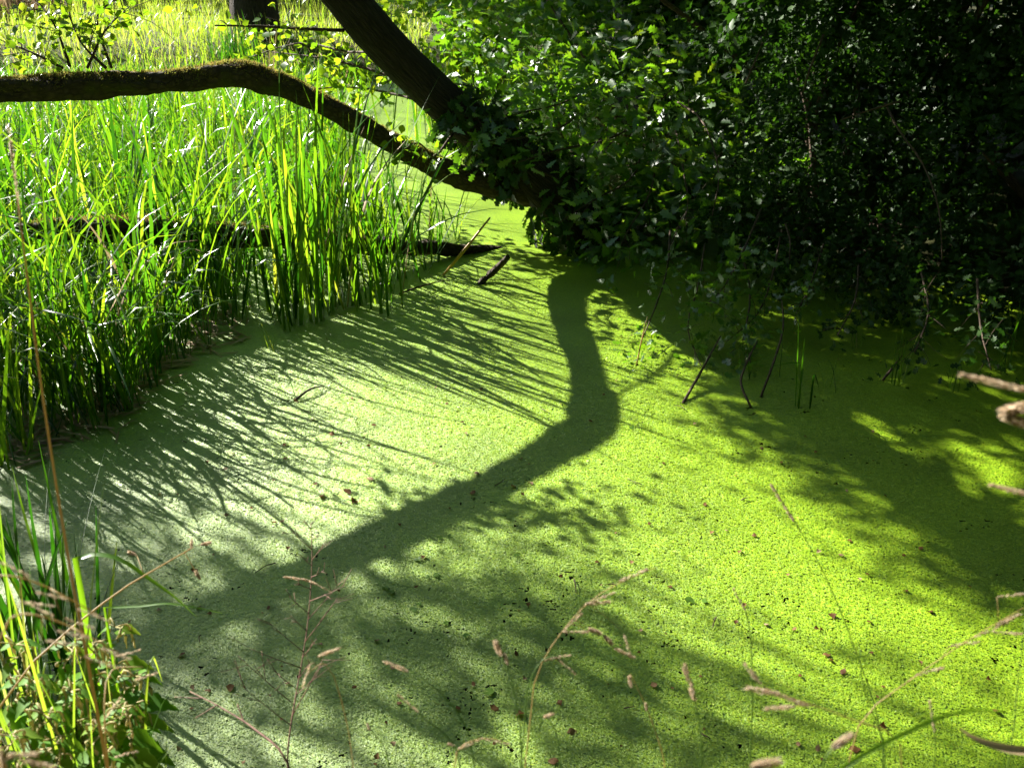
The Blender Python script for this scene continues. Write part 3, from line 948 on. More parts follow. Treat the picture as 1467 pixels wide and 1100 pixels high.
# hanging sprays of the bush over the water
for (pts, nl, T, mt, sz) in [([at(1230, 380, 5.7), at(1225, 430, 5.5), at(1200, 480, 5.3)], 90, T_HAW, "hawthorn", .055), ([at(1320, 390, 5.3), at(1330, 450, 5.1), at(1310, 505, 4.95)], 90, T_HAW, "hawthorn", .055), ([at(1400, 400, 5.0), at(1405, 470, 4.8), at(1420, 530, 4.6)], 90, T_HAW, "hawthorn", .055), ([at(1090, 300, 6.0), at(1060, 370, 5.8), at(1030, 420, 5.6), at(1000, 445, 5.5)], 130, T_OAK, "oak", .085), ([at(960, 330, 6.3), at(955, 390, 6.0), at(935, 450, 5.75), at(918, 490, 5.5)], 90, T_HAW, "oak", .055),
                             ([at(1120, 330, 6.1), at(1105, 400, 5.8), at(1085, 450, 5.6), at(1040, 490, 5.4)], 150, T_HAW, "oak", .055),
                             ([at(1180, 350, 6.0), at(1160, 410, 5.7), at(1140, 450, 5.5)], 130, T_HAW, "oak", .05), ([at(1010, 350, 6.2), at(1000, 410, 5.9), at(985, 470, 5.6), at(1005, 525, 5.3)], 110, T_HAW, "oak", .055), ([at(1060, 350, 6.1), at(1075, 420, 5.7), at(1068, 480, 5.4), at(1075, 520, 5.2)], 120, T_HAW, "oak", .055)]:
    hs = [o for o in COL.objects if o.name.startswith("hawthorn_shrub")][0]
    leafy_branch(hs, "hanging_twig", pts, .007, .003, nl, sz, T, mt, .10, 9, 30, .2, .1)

# ------------------------------------------------------------------ reeds
# big clump standing forward in the water
for (px, py, n, sc) in [(385, 440, 6, .85), (405, 455, 8, .95), (428, 466, 10, 1.1), (447, 455, 10, 1.15), (470, 444, 9, 1.15), (500, 440, 9, 1.1), (525, 436, 9, 1.0), (548, 440, 8, .92),
                        (568, 446, 5, .85), (460, 420, 9, 1.15), (515, 412, 9, 1.1), (555, 410, 8, .95), (585, 400, 7, .8), (430, 428, 7, 1.05), (490, 405, 9, 1.1), (540, 394, 8, 1.0), (605, 385, 6, .72), (575, 375, 8, .85), (625, 372, 5, .62)]:
    g = ground(px, py)
    tuft("reed_tuft", g, "tall upright reed tuft in the dense clump standing forward in the water", "reeds", "reeds of the forward clump", "sssssasa", n + 1, sc * 1.08, .12, ((px - 490) * .0013 + random.gauss(-.02, .12), random.gauss(0, .12)), wide=random.uniform(1.0, 1.35), tint_mean=random.uniform(.22, .4))
for (px, py, lb) in [(592, 360, "loose reed tuft with long blades arching right over the open water"), (640, 345, "last thin reed tuft at the clump's right end, blades drooping to the log")]:
    tuft("reed_tuft", ground(px, py), lb, "reeds", None, "saaa", 10, .8, .12, (.2, 0), tint_mean=.35)
tuft("reed_shoot", ground(391, 505), "single short reed shoot alone in front of the big clump", "reeds", None, "h", 3, .6, .015)
tuft("reed_shoot", ground(418, 570), "tiny green sprout by a floating twig in the middle of the reed shadows", "reeds", None, "hh", 5, .42, .03)
stick("bare_twig", "dark twig lying by the tiny sprout among the reed shadows", "twig", [ground(424, 572, .012), ground(445, 557, .03), ground(464, 553, .015)], [.006, .005, .003], "twig")

# front rim of the left bed
rim = [(-20, 650), (40, 640), (95, 615), (130, 605), (175, 585), (195, 560), (225, 530), (255, 510), (290, 490), (312, 478), (335, 470)]
for q_ in range(66):
    a = random.random() * (len(rim) - 1)
    i0 = int(a); t = a - i0
    px = rim[i0][0] * (1 - t) + rim[i0 + 1][0] * t + random.uniform(-15, 10)
    py = rim[i0][1] * (1 - t) + rim[i0 + 1][1] * t - abs(random.gauss(0, 1)) * 42 + (random.random() < .12) * random.uniform(8, 22)
    tuft("reed_tuft", ground(px, py), *(("dark drooping reed tuft on the bed's rim at the far left", "reeds", "reed tufts on the rim at the far left") if px < 100 else ("green reed tuft on the middle of the left bed's front rim", "reeds", "reed tufts on the middle rim") if px < 230 else ("slim reed tuft at the bed's right end next to the forward clump", "reeds", "reed tufts at the bed's right end")), "ssaafh", random.randint(5, 9), random.uniform(.6, 1.05), .10, (random.gauss(.03, .13), random.gauss(0, .12)), tint_mean=.36)

n = 420
a_ = rng.random(n) * (len(rim) - 1); i0 = a_.astype(int); t_ = a_ - i0
rm = np.array(rim, float)
pp_ = rm[i0] * (1 - t_)[:, None] + rm[i0 + 1] * t_[:, None] + np.stack([rng.normal(0, 14, n), rng.normal(-12, 16, n)], -1)
pos = np.array([ground(*q_, .012) for q_ in pp_])
yw = rng.random(n) * 6.283
v, f = scatter(leaf_template([.03, .045, .04, .02], fold=.2, curl=.06), pos, frames(np.stack([np.cos(yw), np.sin(yw), rng.normal(0, .08, n)], -1), V(0, 0, 1) + rand_dirs(n) * .3), rng.uniform(.05, .2, n))
tag(obj("reed_litter", mesh("reed_litter", v, f, M["dry"], {"tint": ('FLOAT', np.repeat(rng.random(n), 12))})), "broken brown reed litter lying along the reed bed's waterline", "litter", kind="stuff")

# bed behind, joined
pts = []
while len(pts) < 9000:
    y = 4.3 + 10.5 * random.random() ** 1.25
    x = random.uniform(-7.5, -.9)
    front = np.interp(x, [-7.5, -3.2, -2.5, -1.95, -1.72, -1.45], [3.4, 3.8, 4.25, 4.75, 5.3, 6.5])
    right = np.interp(y, [4, 6.1, 6.5, 7.6, 9, 12, 15], [-1.7, -1.7, -1.2, -.95, -1.5, -2.1, -2.6]) + .12 * math.sin(y * 3)
    if y > front and x < right and random.random() < (.6 if y < front + .75 else .9):
        pts.append((x, y, -.05))
bed("reed_bed", "dense sunlit reed bed spreading back from the left side of the pond", "reeds", pts, [Q_STRAIGHT, Q_ARCH, Q_ARCH, Q_FOLD, Q_FOLD], np.interp([p[1] for p in pts], [7, 9, 12, 15], [1.0, .9, .62, .5]), "reed", .38, .25, .17)
bed_pts = pts
bed("dead_reeds", "brown dead blades caught among the green reeds of the bed", "reeds", random.sample(bed_pts, 240), [Q_STRAIGHT, Q_FOLD], .75, "dry", .5, .25, .35)
pts = [(random.uniform(-7.5, -1.9), 4.4 + 9 * random.random(), -.05) for _ in range(3600)]
pts = [p for p in pts if p[1] > np.interp(p[0], [-7.5, -3.2, -2.5, -1.95, -1.72], [3.9, 4.3, 4.7, 5.3, 5.9])]
bed("reed_undergrowth", "short low leaves growing between the reeds of the bed", "reeds", pts, [Q_SHORT, Q_SHORT, Q_FOLD], .8, "reed", .45, .25, .25)
# reeds past the trunk, right of the far pond
pts = [(random.gauss(.0, .5), random.uniform(10.2, 12.2), -.05) for _ in range(900)]
bed("far_reeds", "bright reeds seen through the gap behind the trunk and oak", "reeds", pts, [Q_STRAIGHT, Q_ARCH], 1.0, "reed", .62, .25, .12)

# shaded reeds on the right water
for (px, py, n, sc, lb, mixx) in [
        (1150, 585, 5, .52, "tall green reed with bent blades standing in the shade under the hawthorn", "sf"),
        (1068, 545, 4, .3, "small reed tuft by the crooked twig", "sh"),
        (1288, 552, 6, .36, "dim upright reed tuft in deep shade near the grey twig", "ss"),
        (1362, 560, 4, .3, "broken reed with a folded blade in deep shade at the right", "ff"),
        (1440, 525, 5, .45, "dim reed tuft at the right edge below the black bush", "ss"),
        (1230, 500, 5, .3, "faint reed tuft deep in the shade at the bush's waterline", "sa")]:
    tuft("reed_tuft", ground(px, py), lb, "reeds", None, mixx, n, sc, .04, (0, 0), tint_mean=.4)

for (px, py, n_, sc, lb) in [(1010, 500, 5, .22, "small sedge sprig at the waterline under the oak's hanging leaves"), (1110, 540, 6, .26, "small sedge sprig between the leaning twigs"), (1190, 560, 5, .24, "small sedge sprig right of the tall shaded reed")]:
    tuft("reed_tuft", ground(px, py), lb, "reeds", None, "ah", n_, sc, .05, (0, 0), tint_mean=.4, wide=.7)

# small leafy weed at the end of the hanging spray
weed = thing("water_weed", ground(912, 522), "small pale leafy weed on the duckweed under the hanging oak spray", "plant")
o0 = world_loc(weed)
n = 28
pos = o0 + V(0, 0, .05) + rng.normal(0, 1, (n, 3)) * V(.06, .05, .03)
pos[:, 2] = np.maximum(pos[:, 2], .012)
foliage(weed, T_OAK, M["oak"], pos, leaf_frames(n, norm(pos - o0), .6, 0), rng.uniform(.025, .045, n), 28)
v, f, tco = tube([o0, o0 + V(.02, .02, .12), o0 + V(.05, .05, .26)], [.004, .004, .002], 5)
mb = MB(); mb.add(v, f, .5, tco); obj("stem", mb.mesh("stem", M["straw"], True, o0), weed)

# ------------------------------------------------------------------ meadow and far bank
pts = []
for _ in range(26000):
    y = 14.6 + 20 * random.random() ** 1.5
    x = random.uniform(-.62 * y - 2, -.02 * y - (1.0 if y < 18 else 0))
    pts.append((x, y, float(height(np.array([x]), np.array([y]))[0])))
bed("meadow_grass", "bright sunlit meadow grass on the far bank at upper left", "grass", pts, [Q_STRAIGHT, Q_ARCH, Q_SHORT], np.interp([p[1] for p in pts], [14, 18, 22, 30], [.34, .34, .34, .5]), "grass", .5, .28, .2, wide=2.0)
pts = [(random.uniform(-16, -9.2), random.uniform(18.5, 28), .35) for _ in range(5000)]
bed("dry_meadow_grass", "tan dry grass at the far upper left corner", "grass", pts, [Q_STRAIGHT, Q_ARCH], .8, "dry", .5, .28, .2, wide=3.0)
tuft("rush_tussock", (-4.0, 15.0, .3), "dark green rush tussock on the far bank left of the trunk", "rushes", None, "ssa", 120, .55, .36, (0, 0), tint_mean=.05, wide=1.6)

ft = thing("willow_tree", (-4.12, 16.6, .3), "thick dark trunk far behind the meadow at the top edge", "tree")
o0 = world_loc(ft)
v, f, tco = tube([o0 + V(0, 0, -.2), o0 + V(.05, 0, 1.2), o0 + V(-.1, 0, 3), o0 + V(.2, 0, 6)], [.40, .32, .30, .25], 16, 24, rough=.05, seed=2)
mb = MB(); mb.add(v, f, .5, tco); obj("trunk", mb.mesh("trunk", M["bark"], True, o0), ft)
n = 9000
d = rand_dirs(n); pos = o0 + V(0, 0, 6.3) + d * V(3.6, 3.4, 3.2) * (rng.random(n) ** .4)[:, None]
foliage(ft, T_SMALL, M["oak"], pos, leaf_frames(n), rng.uniform(.15, .28, n), 0, rest="crown")
far_bl = [(-9.6, 31, "far dim shrub at the top edge left of the thick trunk"), (-4.4, 29, "far dim shrub at the top edge right of the thick trunk"), (-2.2, 27.5, "far grey-green shrub at the top edge beside the leaning trunk"), (.6, 26, "far shrub at the top edge behind the pale post")]
for (x, y, lb) in far_bl:
    shrub("far_shrub", lb, "shrub", (x, y, .3), [((x, y, 1.4), (1.6, 1.0, 1.5)), ((x + .8, y + .4, 2.6), (1.4, 1.0, 1.3))], 3600, T_SMALL, "hawthorn", .16, 0, 6)
pp = at(590, 30, 21)
po = stick("post", "pale blue-grey post standing far off at the top edge beside the trunk", "post", [V(pp[0], pp[1], .2), V(pp[0], pp[1], 1.2), V(pp[0], pp[1], 2.4)], [.075, .075, .07], "post", 0, 12)
# leafy alder bush behind the trunk
al = [((-.8, 10.4, 1.3), (.6, .45, .5)), ((-.2, 10.7, 1.1), (.5, .4, .45)), ((.25, 10.9, 1.4), (.55, .4, .45))]
shrub("alder_bush", "yellow-green sunlit alder bush between the leaning trunk and the oak", "shrub", (-.1, 10.8, .1), al, 1900, T_ALDER, "alder", .08, 160, 7, .8)

# unseen ring of trees added to block low skylight, kept low towards the sun
n = 36000
az = rng.uniform(-np.pi, np.pi, n)            # 0 is the view direction, left positive
rr = rng.uniform(34, 44, n) - 19 * (np.abs(az) > 1.7) - 14 * ((az < -.7) & (az > -1.7))
toward_sun = np.exp(-((az - R(SUN_AZ)) / .5) ** 2)
hh = (20 + 6 * vnoise(az * 6, az * 0, 31)) * (1 - .78 * toward_sun)
z = hh * rng.random(n) ** .8 + .3
rr = rr + 3 * np.sin(az * 14) * (z / 14)
pos = np.stack([-np.sin(az) * rr, np.cos(az) * rr, z], -1)
v, f = scatter(T_SMALL, pos, leaf_frames(n), rng.uniform(.6, 1.2, n))
tag(obj("sky_block_wood", mesh("sky_block_wood", v, f, M["hawthorn"], {"tint": ('FLOAT', np.repeat(rng.random(n), len(T_SMALL[0])))})), "unseen ring of added trees blocking low skylight around the pond", "wood", kind="stuff")

for (x_, y_, lb) in [(.7, 12.6, "added alder behind the sunlit oak, its crown above the view blocking sky"), (3.4, 11.6, "added alder behind the dark hawthorn, its crown above the view blocking sky"), (6.4, 9.4, "added alder at the far right behind the black thicket, blocking sky")]:
    at_ = thing("alder_tree", (x_, y_, .3), lb, "tree")  # added to screen the sky ahead and deepen the shade on the water
    o0 = world_loc(at_)
    v, f, tco = tube([o0 + V(0, 0, -.3), o0 + V(.1, 0, 4), o0 + V(-.1, .1, 9), o0 + V(0, 0, 14)], [.24, .19, .13, .03], 12, 24, rough=.05, seed=int(x_ * 9))
    mb = MB(); mb.add(v, f, .5, tco)
    for k in range(12):
        a_ = k * 2.4
        zz = 4 + k * .75
        v, f, tco = tube([o0 + V(0, 0, zz), o0 + V(math.cos(a_) * 1.4, math.sin(a_) * 1.2, zz + .7), o0 + V(math.cos(a_) * 2.6, math.sin(a_) * 2.2, zz + 1.0)], [.06, .04, .012], 5, 7, seed=k)
        mb.add(v, f, .5, tco)
    obj("trunk", mb.mesh("trunk", M["bark"], True, o0), at_)
    n = 5000
    d = rand_dirs(n); pos = o0 + V(0, 0, 9.2) + d * V(3.3, 2.6, 5.2) * (rng.random(n) ** .4)[:, None]
    foliage(at_, T_SMALL, M["oak"], pos, leaf_frames(n, None, .8), rng.uniform(.22, .4, n), 0, rest="crown")
bt = thing("sky_block_tree", (3.2, -4.2, .4), "unseen tree added on the near bank, its boughs cutting skylight over the pond", "tree")  # crown added out of view overhead to darken the shade
o0 = world_loc(bt)
mb = MB()
v, f, tco = tube([o0 + V(0, 0, -.3), o0 + V(-.1, .1, 3), o0 + V(-.4, .3, 7), o0 + V(-1, 1, 12)], [.42, .34, .28, .1], 14, 30, rough=.05, seed=8)
mb.add(v, f, .5, tco)
for k in range(9):
    a_ = k * .7
    v, f, tco = tube([o0 + V(-.3, .3, 5 + k * .4), o0 + V(math.cos(a_) * 3 - 1, math.sin(a_) * 3 + 1, 7.5 + k * .3), o0 + V(math.cos(a_) * 6 - 2, math.sin(a_) * 5 + 2, 9 + k * .2)], [.14, .09, .03], 6, 9, rough=.06, seed=k)
    mb.add(v, f, .5, tco)
obj("trunk", mb.mesh("trunk", M["bark"], True, o0), bt)
n = 9000
d = rand_dirs(n); pos = V(1.0, -1.5, 10.2) + d * V(8.5, 6.5, 3.0) * (rng.random(n) ** .33)[:, None]
foliage(bt, T_SMALL, M["hawthorn"], pos, leaf_frames(n, None, 1.2), rng.uniform(.3, .5, n), 0, rest="crown")

# ------------------------------------------------------------------ fallen leaves and floating leaves
def dead_leaf_mesh(k):
    t = leaf_template([.03, .17, .30 + .04 * (k % 2), .36, .33, .24, .12, .02], fold=0, curl=0)
    v = t[0].copy(); v[:, 1] -= .5
    v[:, 0] *= 1 + .18 * np.sin(v[:, 1] * 9 + k * 2)
    v[:, 2] = .9 * v[:, 0] ** 2 * (1 if k % 3 else -.6) + (.35 - .25 * (k % 2)) * v[:, 1] ** 2 * (1 if k % 4 else -1) + .05 * np.sin(v[:, 1] * 7 + v[:, 0] * 6 + k)
    v[:, 2] += .35 * np.maximum(0, v[:, 0] - .1) * (k % 3 == 1)
    v[:, 2] -= v[:, 2].min()
    return mesh("fallen_leaf", v, t[1], M["dead_leaf"])


DL = [dead_leaf_mesh(k) for k in range(6)]
spots = [(498, 704, 3.2, "pair-sized brown leaf standing on edge on the pale sunlit duckweed"), (530, 686, 2.8, None), (461, 711, 2.6, None), (507, 718, 2.6, None), (322, 672, 1.9, None), (528, 638, 1.6, None), (662, 605, 1.6, None), (846, 603, 2.0, None),
         (683, 678, 2.4, None), (760, 692, 2.2, None), (735, 697, 2.0, None), (1193, 882, 2.2, None), (1184, 938, 2.2, None), (1205, 795, 1.8, None), (1173, 790, 1.8, None), (1224, 1073, 2.6, "red-brown curled leaf lying in full sun near the bottom right"),
         (708, 1014, 2.2, None), (746, 1023, 2.4, "dark red curled leaf on the duckweed at the bottom centre"), (819, 1048, 2.4, None), (937, 981, 2.2, None), (793, 1090, 2.4, None), (1208, 962, 2.0, None), (1245, 890, 1.7, None), (1080, 767, 1.6, None), (1333, 876, 1.8, None),
         (1319, 785, 1.6, None), (1265, 1040, 2.0, None), (1427, 1018, 1.8, None), (278, 818, 2.2, None), (285, 870, 2.0, None), (413, 785, 1.8, None), (385, 870, 1.6, None), (330, 985, 2.4, None), (260, 938, 2.0, None), (188, 793, 2.2, None),
         (607, 798, 2.0, None), (855, 805, 1.6, None), (905, 805, 1.6, None), (930, 750, 1.5, None), (1010, 722, 1.6, None), (1060, 790, 1.6, None), (1170, 900, 1.6, None), (960, 840, 1.6, None), (640, 578, 1.4, None), (780, 487, 1.6, None), (748, 520, 1.4, None), (755, 538, 1.4, None), (890, 482, 1.4, None), (905, 480, 1.3, None), (865, 565, 1.4, None)]
for _ in range(16):
    spots.append((random.uniform(330, 680), random.uniform(560, 770), random.uniform(1.3, 2.4), None))
while len(spots) < 190:
    px, py = random.uniform(180, 1460), 470 + 625 * random.random() ** .8
    if px > 1000 and py < 600 and random.random() < .7: continue
    if py < 560 and px < 420: continue
    spots.append((px, py, random.uniform(.7, 1.7), None))
for (px, py, cm, lb) in spots:
    g = ground(px, py, .006)
    o = obj("fallen_leaf", DL[random.randrange(6)], None, g)
    s = cm * .01 * 1.45
    o.scale = (s, s, s)
    o.rotation_euler = (random.gauss(0, .25), random.gauss(0, .25), random.random() * 6.283)
    tag(o, lb or "small curled brown dead leaf lying on the duckweed", "leaf", "dead leaves scattered over the duckweed")
for k in range(14):
    g = ground(random.uniform(250, 1400), random.uniform(560, 1080), .008)
    a_, L_ = random.random() * 6.28, random.uniform(.03, .09)
    d_ = V(math.cos(a_), math.sin(a_), 0) * L_
    v, f, tco = tube([g, g + d_ * .5 + V(random.gauss(0, .005), random.gauss(0, .005), .004), g + d_], [.0022, .002, .0012], 5, rough=.15, seed=k)
    mb = MB(); mb.add(v, f, .5, tco)
    tag(obj("twig_bit", mb.mesh("twig_bit", M["twig"], True, g), None, g), "thin bit of dark twig lying flat on the duckweed", "twig", "twig bits on the duckweed")
a = np.linspace(.35, 6.0, 12)
pv = np.vstack([[0, 0, 0], np.column_stack([np.cos(a), np.sin(a), .05 + .06 * np.sin(a * 3)])])
pf = np.array([(0, k, k + 1, k + 2) for k in range(1, 11, 2)])
pad_me = mesh("floating_leaf", pv, pf, M["pad"])
for (px, py, cm) in [(626, 823, 1.3), (612, 826, .9), (598, 800, 1.1), (645, 768, 1.0), (552, 842, 1.1), (560, 848, 1.2), (740, 795, .9), (592, 873, 1.1), (640, 892, 1.0), (988, 860, 1.5), (905, 612, 1.0), (505, 716, 1.3), (700, 990, 1.6), (668, 910, 1.0), (1010, 860, 1.0), (600, 865, .8), (630, 770, .9)]:
    o = obj("floating_leaf", pad_me, None, ground(px, py, .008))
    o.scale = (cm * .012,) * 3
    o.rotation_euler = (random.gauss(0, .12), random.gauss(0, .12), random.random() * 6.28)
    tag(o, "small round green leaf floating among the duckweed", "leaf", "round green leaves afloat in the duckweed")

# ------------------------------------------------------------------ near bank: iris blades, nettles, grasses
for (px, py, n, sc, lb) in [(30, 1010, 9, .72, "broad bladed iris clump rising at the lower left corner edge"), (75, 985, 10, .78, "broad bladed iris clump behind the nettles at lower left"), (115, 955, 8, .62, "smaller iris clump at the waterline right of the nettle tops"), (-10, 930, 10, .8, "iris clump cut by the left edge of the view"), (60, 900, 10, .75, "darker iris clump standing in the water behind the others"), (0, 1060, 10, .75, "iris clump nearest the lower left corner")]:
    g = ground(px, py, .02)
    tuft("iris_clump", g, lb, "iris", None, "ssss", n, sc, .09, (.10, .02), tint_mean=.12, wide=1.2)


for (px, py, t, n, sc, lb) in [(15, 1000, 1.6, 16, .62, "fine green grass tuft at the lower left edge between iris and nettles"), (70, 1060, 1.5, 14, .5, "fine grass tuft low among the nettles at lower left"), (120, 1020, 1.7, 14, .5, "fine grass tuft at the nettle patch's middle"),
                         (185, 1050, 1.75, 12, .4, "fine grass tuft overhanging the duckweed right of the nettles"), (-20, 900, 1.9, 16, .7, "tall fine grass tuft cut by the left edge")]:
    b_ = at(px, py, t); b_[2] -= sc * .75
    tuft("grass_tuft", b_, lb, "grass", None, "aafs", n, sc, .05, (.12, .05), mat="grass", tint_mean=.35, wide=.45)


def nettle(base, h, lean, label, seeds=True):
    root = thing("nettle_plant", base, label, "nettle", None)
    o0 = V(*base)
    p = spline([o0, o0 + V(lean[0] * .4, lean[1] * .4, h * .5), o0 + V(lean[0], lean[1], h)], 24)
    v, f, tco = tube(p[::4], np.linspace(.0045, .002, len(p[::4])), 6)
    mb = MB(); mb.add(v, f, .5, tco)
    obj("stem", mb.mesh("stem", M["green_stem"], True, o0), root)
    P, A, N, S = [], [], [], []
    nodes = 15
    sm = MB()
    for k in range(nodes):
        u = .18 + .80 * k / (nodes - 1)
        c = p[int(u * 23)]
        for side in (0, 1):
            a = k * 1.571 + side * math.pi + random.gauss(0, .2)
            d = V(math.cos(a), math.sin(a), random.uniform(-.5, .05))
            P.append(c + d * .012); A.append(d); N.append(V(0, 0, 1) + d * .4 + rand_dirs(1)[0] * .2)
            S.append((.072 if k < nodes - 3 else .072 - .012 * (k - nodes + 4)) * random.uniform(.8, 1.15))
            if seeds and k > 7:
                for q_ in range(2):
                    e = c + V(math.cos(a + .7 * q_ - .7), math.sin(a + .7 * q_ - .7), .25) * random.uniform(.015, .03)
                    e2 = e + V(random.gauss(0, .006), random.gauss(0, .006), -random.uniform(.03, .06))
                    vv, ff, tc_ = tube([c, e, (e + e2) / 2 + rand_dirs(1)[0] * .004, e2], [.0008, .0018, .0022, .0012], 5, 10, rough=.5, seed=random.randrange(999))
                    sm.add(vv, ff)
    P, A, N, S = map(np.array, (P, A, N, S))
    Rm = frames(A, N)
    foliage(root, T_NETTLE, M["nettle"], P, Rm, S, len(P))
    if seeds:
        tag(obj("seed_strings", sm.mesh("seed_strings", M["nseed"], False, o0), root), kind="stuff")


for (px, py, t, h, ln, lb) in [
        (20, 905, 1.75, .62, (.02, .03), "nettle at the far left edge with ragged pale seed strings"),
        (95, 910, 1.85, .60, (.03, .04), "nettle with drooping cream seed strings, tallest of the lower left patch"),
        (130, 905, 1.8, .58, (.05, .0), "leafy nettle just right of the tallest one"),
        (165, 880, 1.95, .66, (.06, .05), "thin nettle top leaning towards the water"),
        (195, 955, 1.8, .5, (.08, .0), "nettle on the water's edge with a dark shaded lower leaf"),
        (60, 1010, 1.6, .42, (.0, .0), "low bright nettle in front of the patch"),
        (140, 1030, 1.6, .42, (.04, .0), "low nettle with toothed leaves in the bottom left foreground"),
        (10, 1040, 1.55, .4, (.0, .02), "low nettle cut by the lower left corner"),
        (175, 1000, 1.65, .44, (.06, .02), "nettle overhanging the duckweed beside the straw spikelets"),
        (100, 975, 1.7, .5, (.02, .03), "bright nettle in the middle of the lower left patch"),
        (45, 960, 1.7, .5, (.0, .03), "bright nettle left of the patch's middle")]:
    top = at(px, py, t)
    nettle(top - V(ln[0], ln[1], h), h, ln, lb)


def fuzz_head(n, length, rad, seed):
    """A grass seed head along +y: overlapping pointed husks."""
    g = np.random.default_rng(seed)
    u = g.random(n)
    a = g.random(n) * 6.283
    prof = rad * np.sin(np.pi * np.clip(u * .92 + .06, 0, 1)) ** .6
    pos = np.stack([np.cos(a) * prof * .55, u * length, np.sin(a) * prof * .55], -1)
    ax = np.stack([np.cos(a) * .8, np.ones(n) * 1.0, np.sin(a) * .8], -1)
    v, f = scatter(leaf_template([.08, .24, .02], fold=.3), pos, frames(ax, rand_dirs(n)), g.uniform(.6, 1.3, n) * (rad * .55 + .0032))
    return v, f, np.repeat(g.random(n), 9)


HEADS = {}
for nm, (n, L, rd) in {"spike": (130, .038, .0046), "cluster": (150, .022, .0070), "long": (420, .085, .0068), "slim": (80, .040, .0026)}.items():
    ms = []
    for k in range(3):
        v, f, t = fuzz_head(n, L, rd, k + len(nm) * 7)
        ms.append(mesh("seed_head", v, f, M["seed"], {"tint": ('FLOAT', t)}))
    HEADS[nm] = ms


def set_head(parent, kind, p, d, s=1.0):
    from mathutils import Matrix
    o = obj("seed_head", random.choice(HEADS[kind]), parent)
    m4 = np.eye(4); m4[:3, :3] = frames(np.asarray(d)[None], rand_dirs(1))[0] * V(.48, .88, .48) * s; m4[:3, 3] = np.asarray(p) - world_loc(parent)
    o.matrix_local = Matrix(m4.tolist())


def grass(label, pts, r, heads, mat="straw", name="grass_stalk", cat="grass", branch=True):
    """A stalk through PTS and seed heads: (kind, point, tip point, scale), each on its own short stalk."""
    pts = [np.asarray(p, float) for p in pts]
    root = thing(name, pts[0], label, cat)
    mb = MB()
    v, f, tco = tube(pts, np.linspace(r, r * .45, len(pts)), 6)
    mb.add(v, f, .5, tco)
    sp = spline(pts, 60)
    for (kind, a, b, s) in heads:
        a, b = np.asarray(a, float), np.asarray(b, float)
        k = int(np.argmin(np.linalg.norm(sp - a, axis=1)))
        k = max(0, k - 3)
        if np.linalg.norm(sp[k] - a) > .004:
            v, f, tco = tube([sp[k], (sp[k] + a) / 2 + V(0, 0, .002), a], [r * .4, r * .35, r * .3], 4, 4)
            mb.add(v, f, .5, tco)
        set_head(root, kind, a, b - a, s)
    obj("stem", mb.mesh("stem", M[mat], True, pts[0]), root)
    return root


def foot(px, t, x=None):                       # rooted on the near bank, under the frame
    p = at(px, 1100, t)
    z = float(height(np.array([p[0]]), np.array([p[1]]))[0])
    return V(p[0], p[1] - .1, min(z, p[2] - .05))


def A3(px, py, t): return at(px, py, t)


# tall dry stalk along the left
grass("tall dry brown stalk standing up along the left edge", [foot(180, 1.25), A3(128, 960, 1.3), A3(98, 800, 1.32), A3(60, 560, 1.33), A3(32, 340, 1.34), A3(14, 205, 1.35)], .0026,
      [("slim", A3(20, 250, 1.35), A3(16, 205, 1.35), 1.2), ("slim", A3(27, 290, 1.34), A3(20, 240, 1.34), 1.2), ("slim", A3(17, 225, 1.35), A3(11, 180, 1.35), 1.2)])
grass("long straw stalk slanting up right from the lower left with round cocksfoot heads", [foot(-120, 1.55), A3(0, 1012, 1.6), A3(150, 862, 1.75), A3(240, 805, 1.85), A3(275, 785, 1.9)], .0022,
      [("cluster", A3(274, 785, 1.9), A3(275, 768, 1.9), .75), ("cluster", A3(287, 780, 1.9), A3(310, 776, 1.9), .95), ("cluster", A3(287, 830, 1.9), A3(276, 812, 1.9), .9), ("cluster", A3(196, 795, 1.85), A3(184, 790, 1.85), .8)])
for (lb, t, dx, dy) in [("blurred pale panicle sweeping right across the iris blades", 1.0, 0, 0), ("second blurred panicle drooping below the first at lower left", .95, 30, 55)]:
    grass(lb, [foot(-60 + dx, t), A3(-40 + dx, 980 + dy, t), A3(-15 + dx, 830 + dy, t), A3(40 + dx, 830 + dy, t), A3(140 + dx, 880 + dy, t + .05)], .0014,
          [("slim", A3(0 + dx, 805 + dy, t), A3(35 + dx, 822 + dy, t), .9), ("slim", A3(50 + dx, 848 + dy, t), A3(95 + dx, 858 + dy, t), .9), ("slim", A3(30 + dx, 862 + dy, t), A3(80 + dx, 868 + dy, t), .9), ("slim", A3(110 + dx, 872 + dy, t), A3(145 + dx, 885 + dy, t), .9), ("slim", A3(90 + dx, 885 + dy, t), A3(140 + dx, 902 + dy, t), .9)], "straw")
grass("blurred brown seed head low at the lower left corner", [foot(-20, .85), A3(5, 1085, .85), A3(40, 1080, .85)], .0016, [("spike", A3(5, 1085, .85), A3(60, 1078, .85), .9), ("spike", A3(30, 1090, .85), A3(75, 1098, .85), .9), ("spike", A3(0, 1070, .85), A3(8, 1110, .85), .9)])
grass("small dry spikelets drooping over the nettles' right side", [foot(150, 1.3), A3(150, 1040, 1.35), A3(160, 960, 1.4), A3(205, 955, 1.4)], .0014,
      [("slim", A3(165, 940, 1.4), A3(205, 930, 1.4), 1), ("slim", A3(190, 975, 1.4), A3(235, 960, 1.4), 1), ("slim", A3(150, 1030, 1.35), A3(168, 1005, 1.35), 1), ("slim", A3(160, 1085, 1.35), A3(200, 1075, 1.35), 1)])

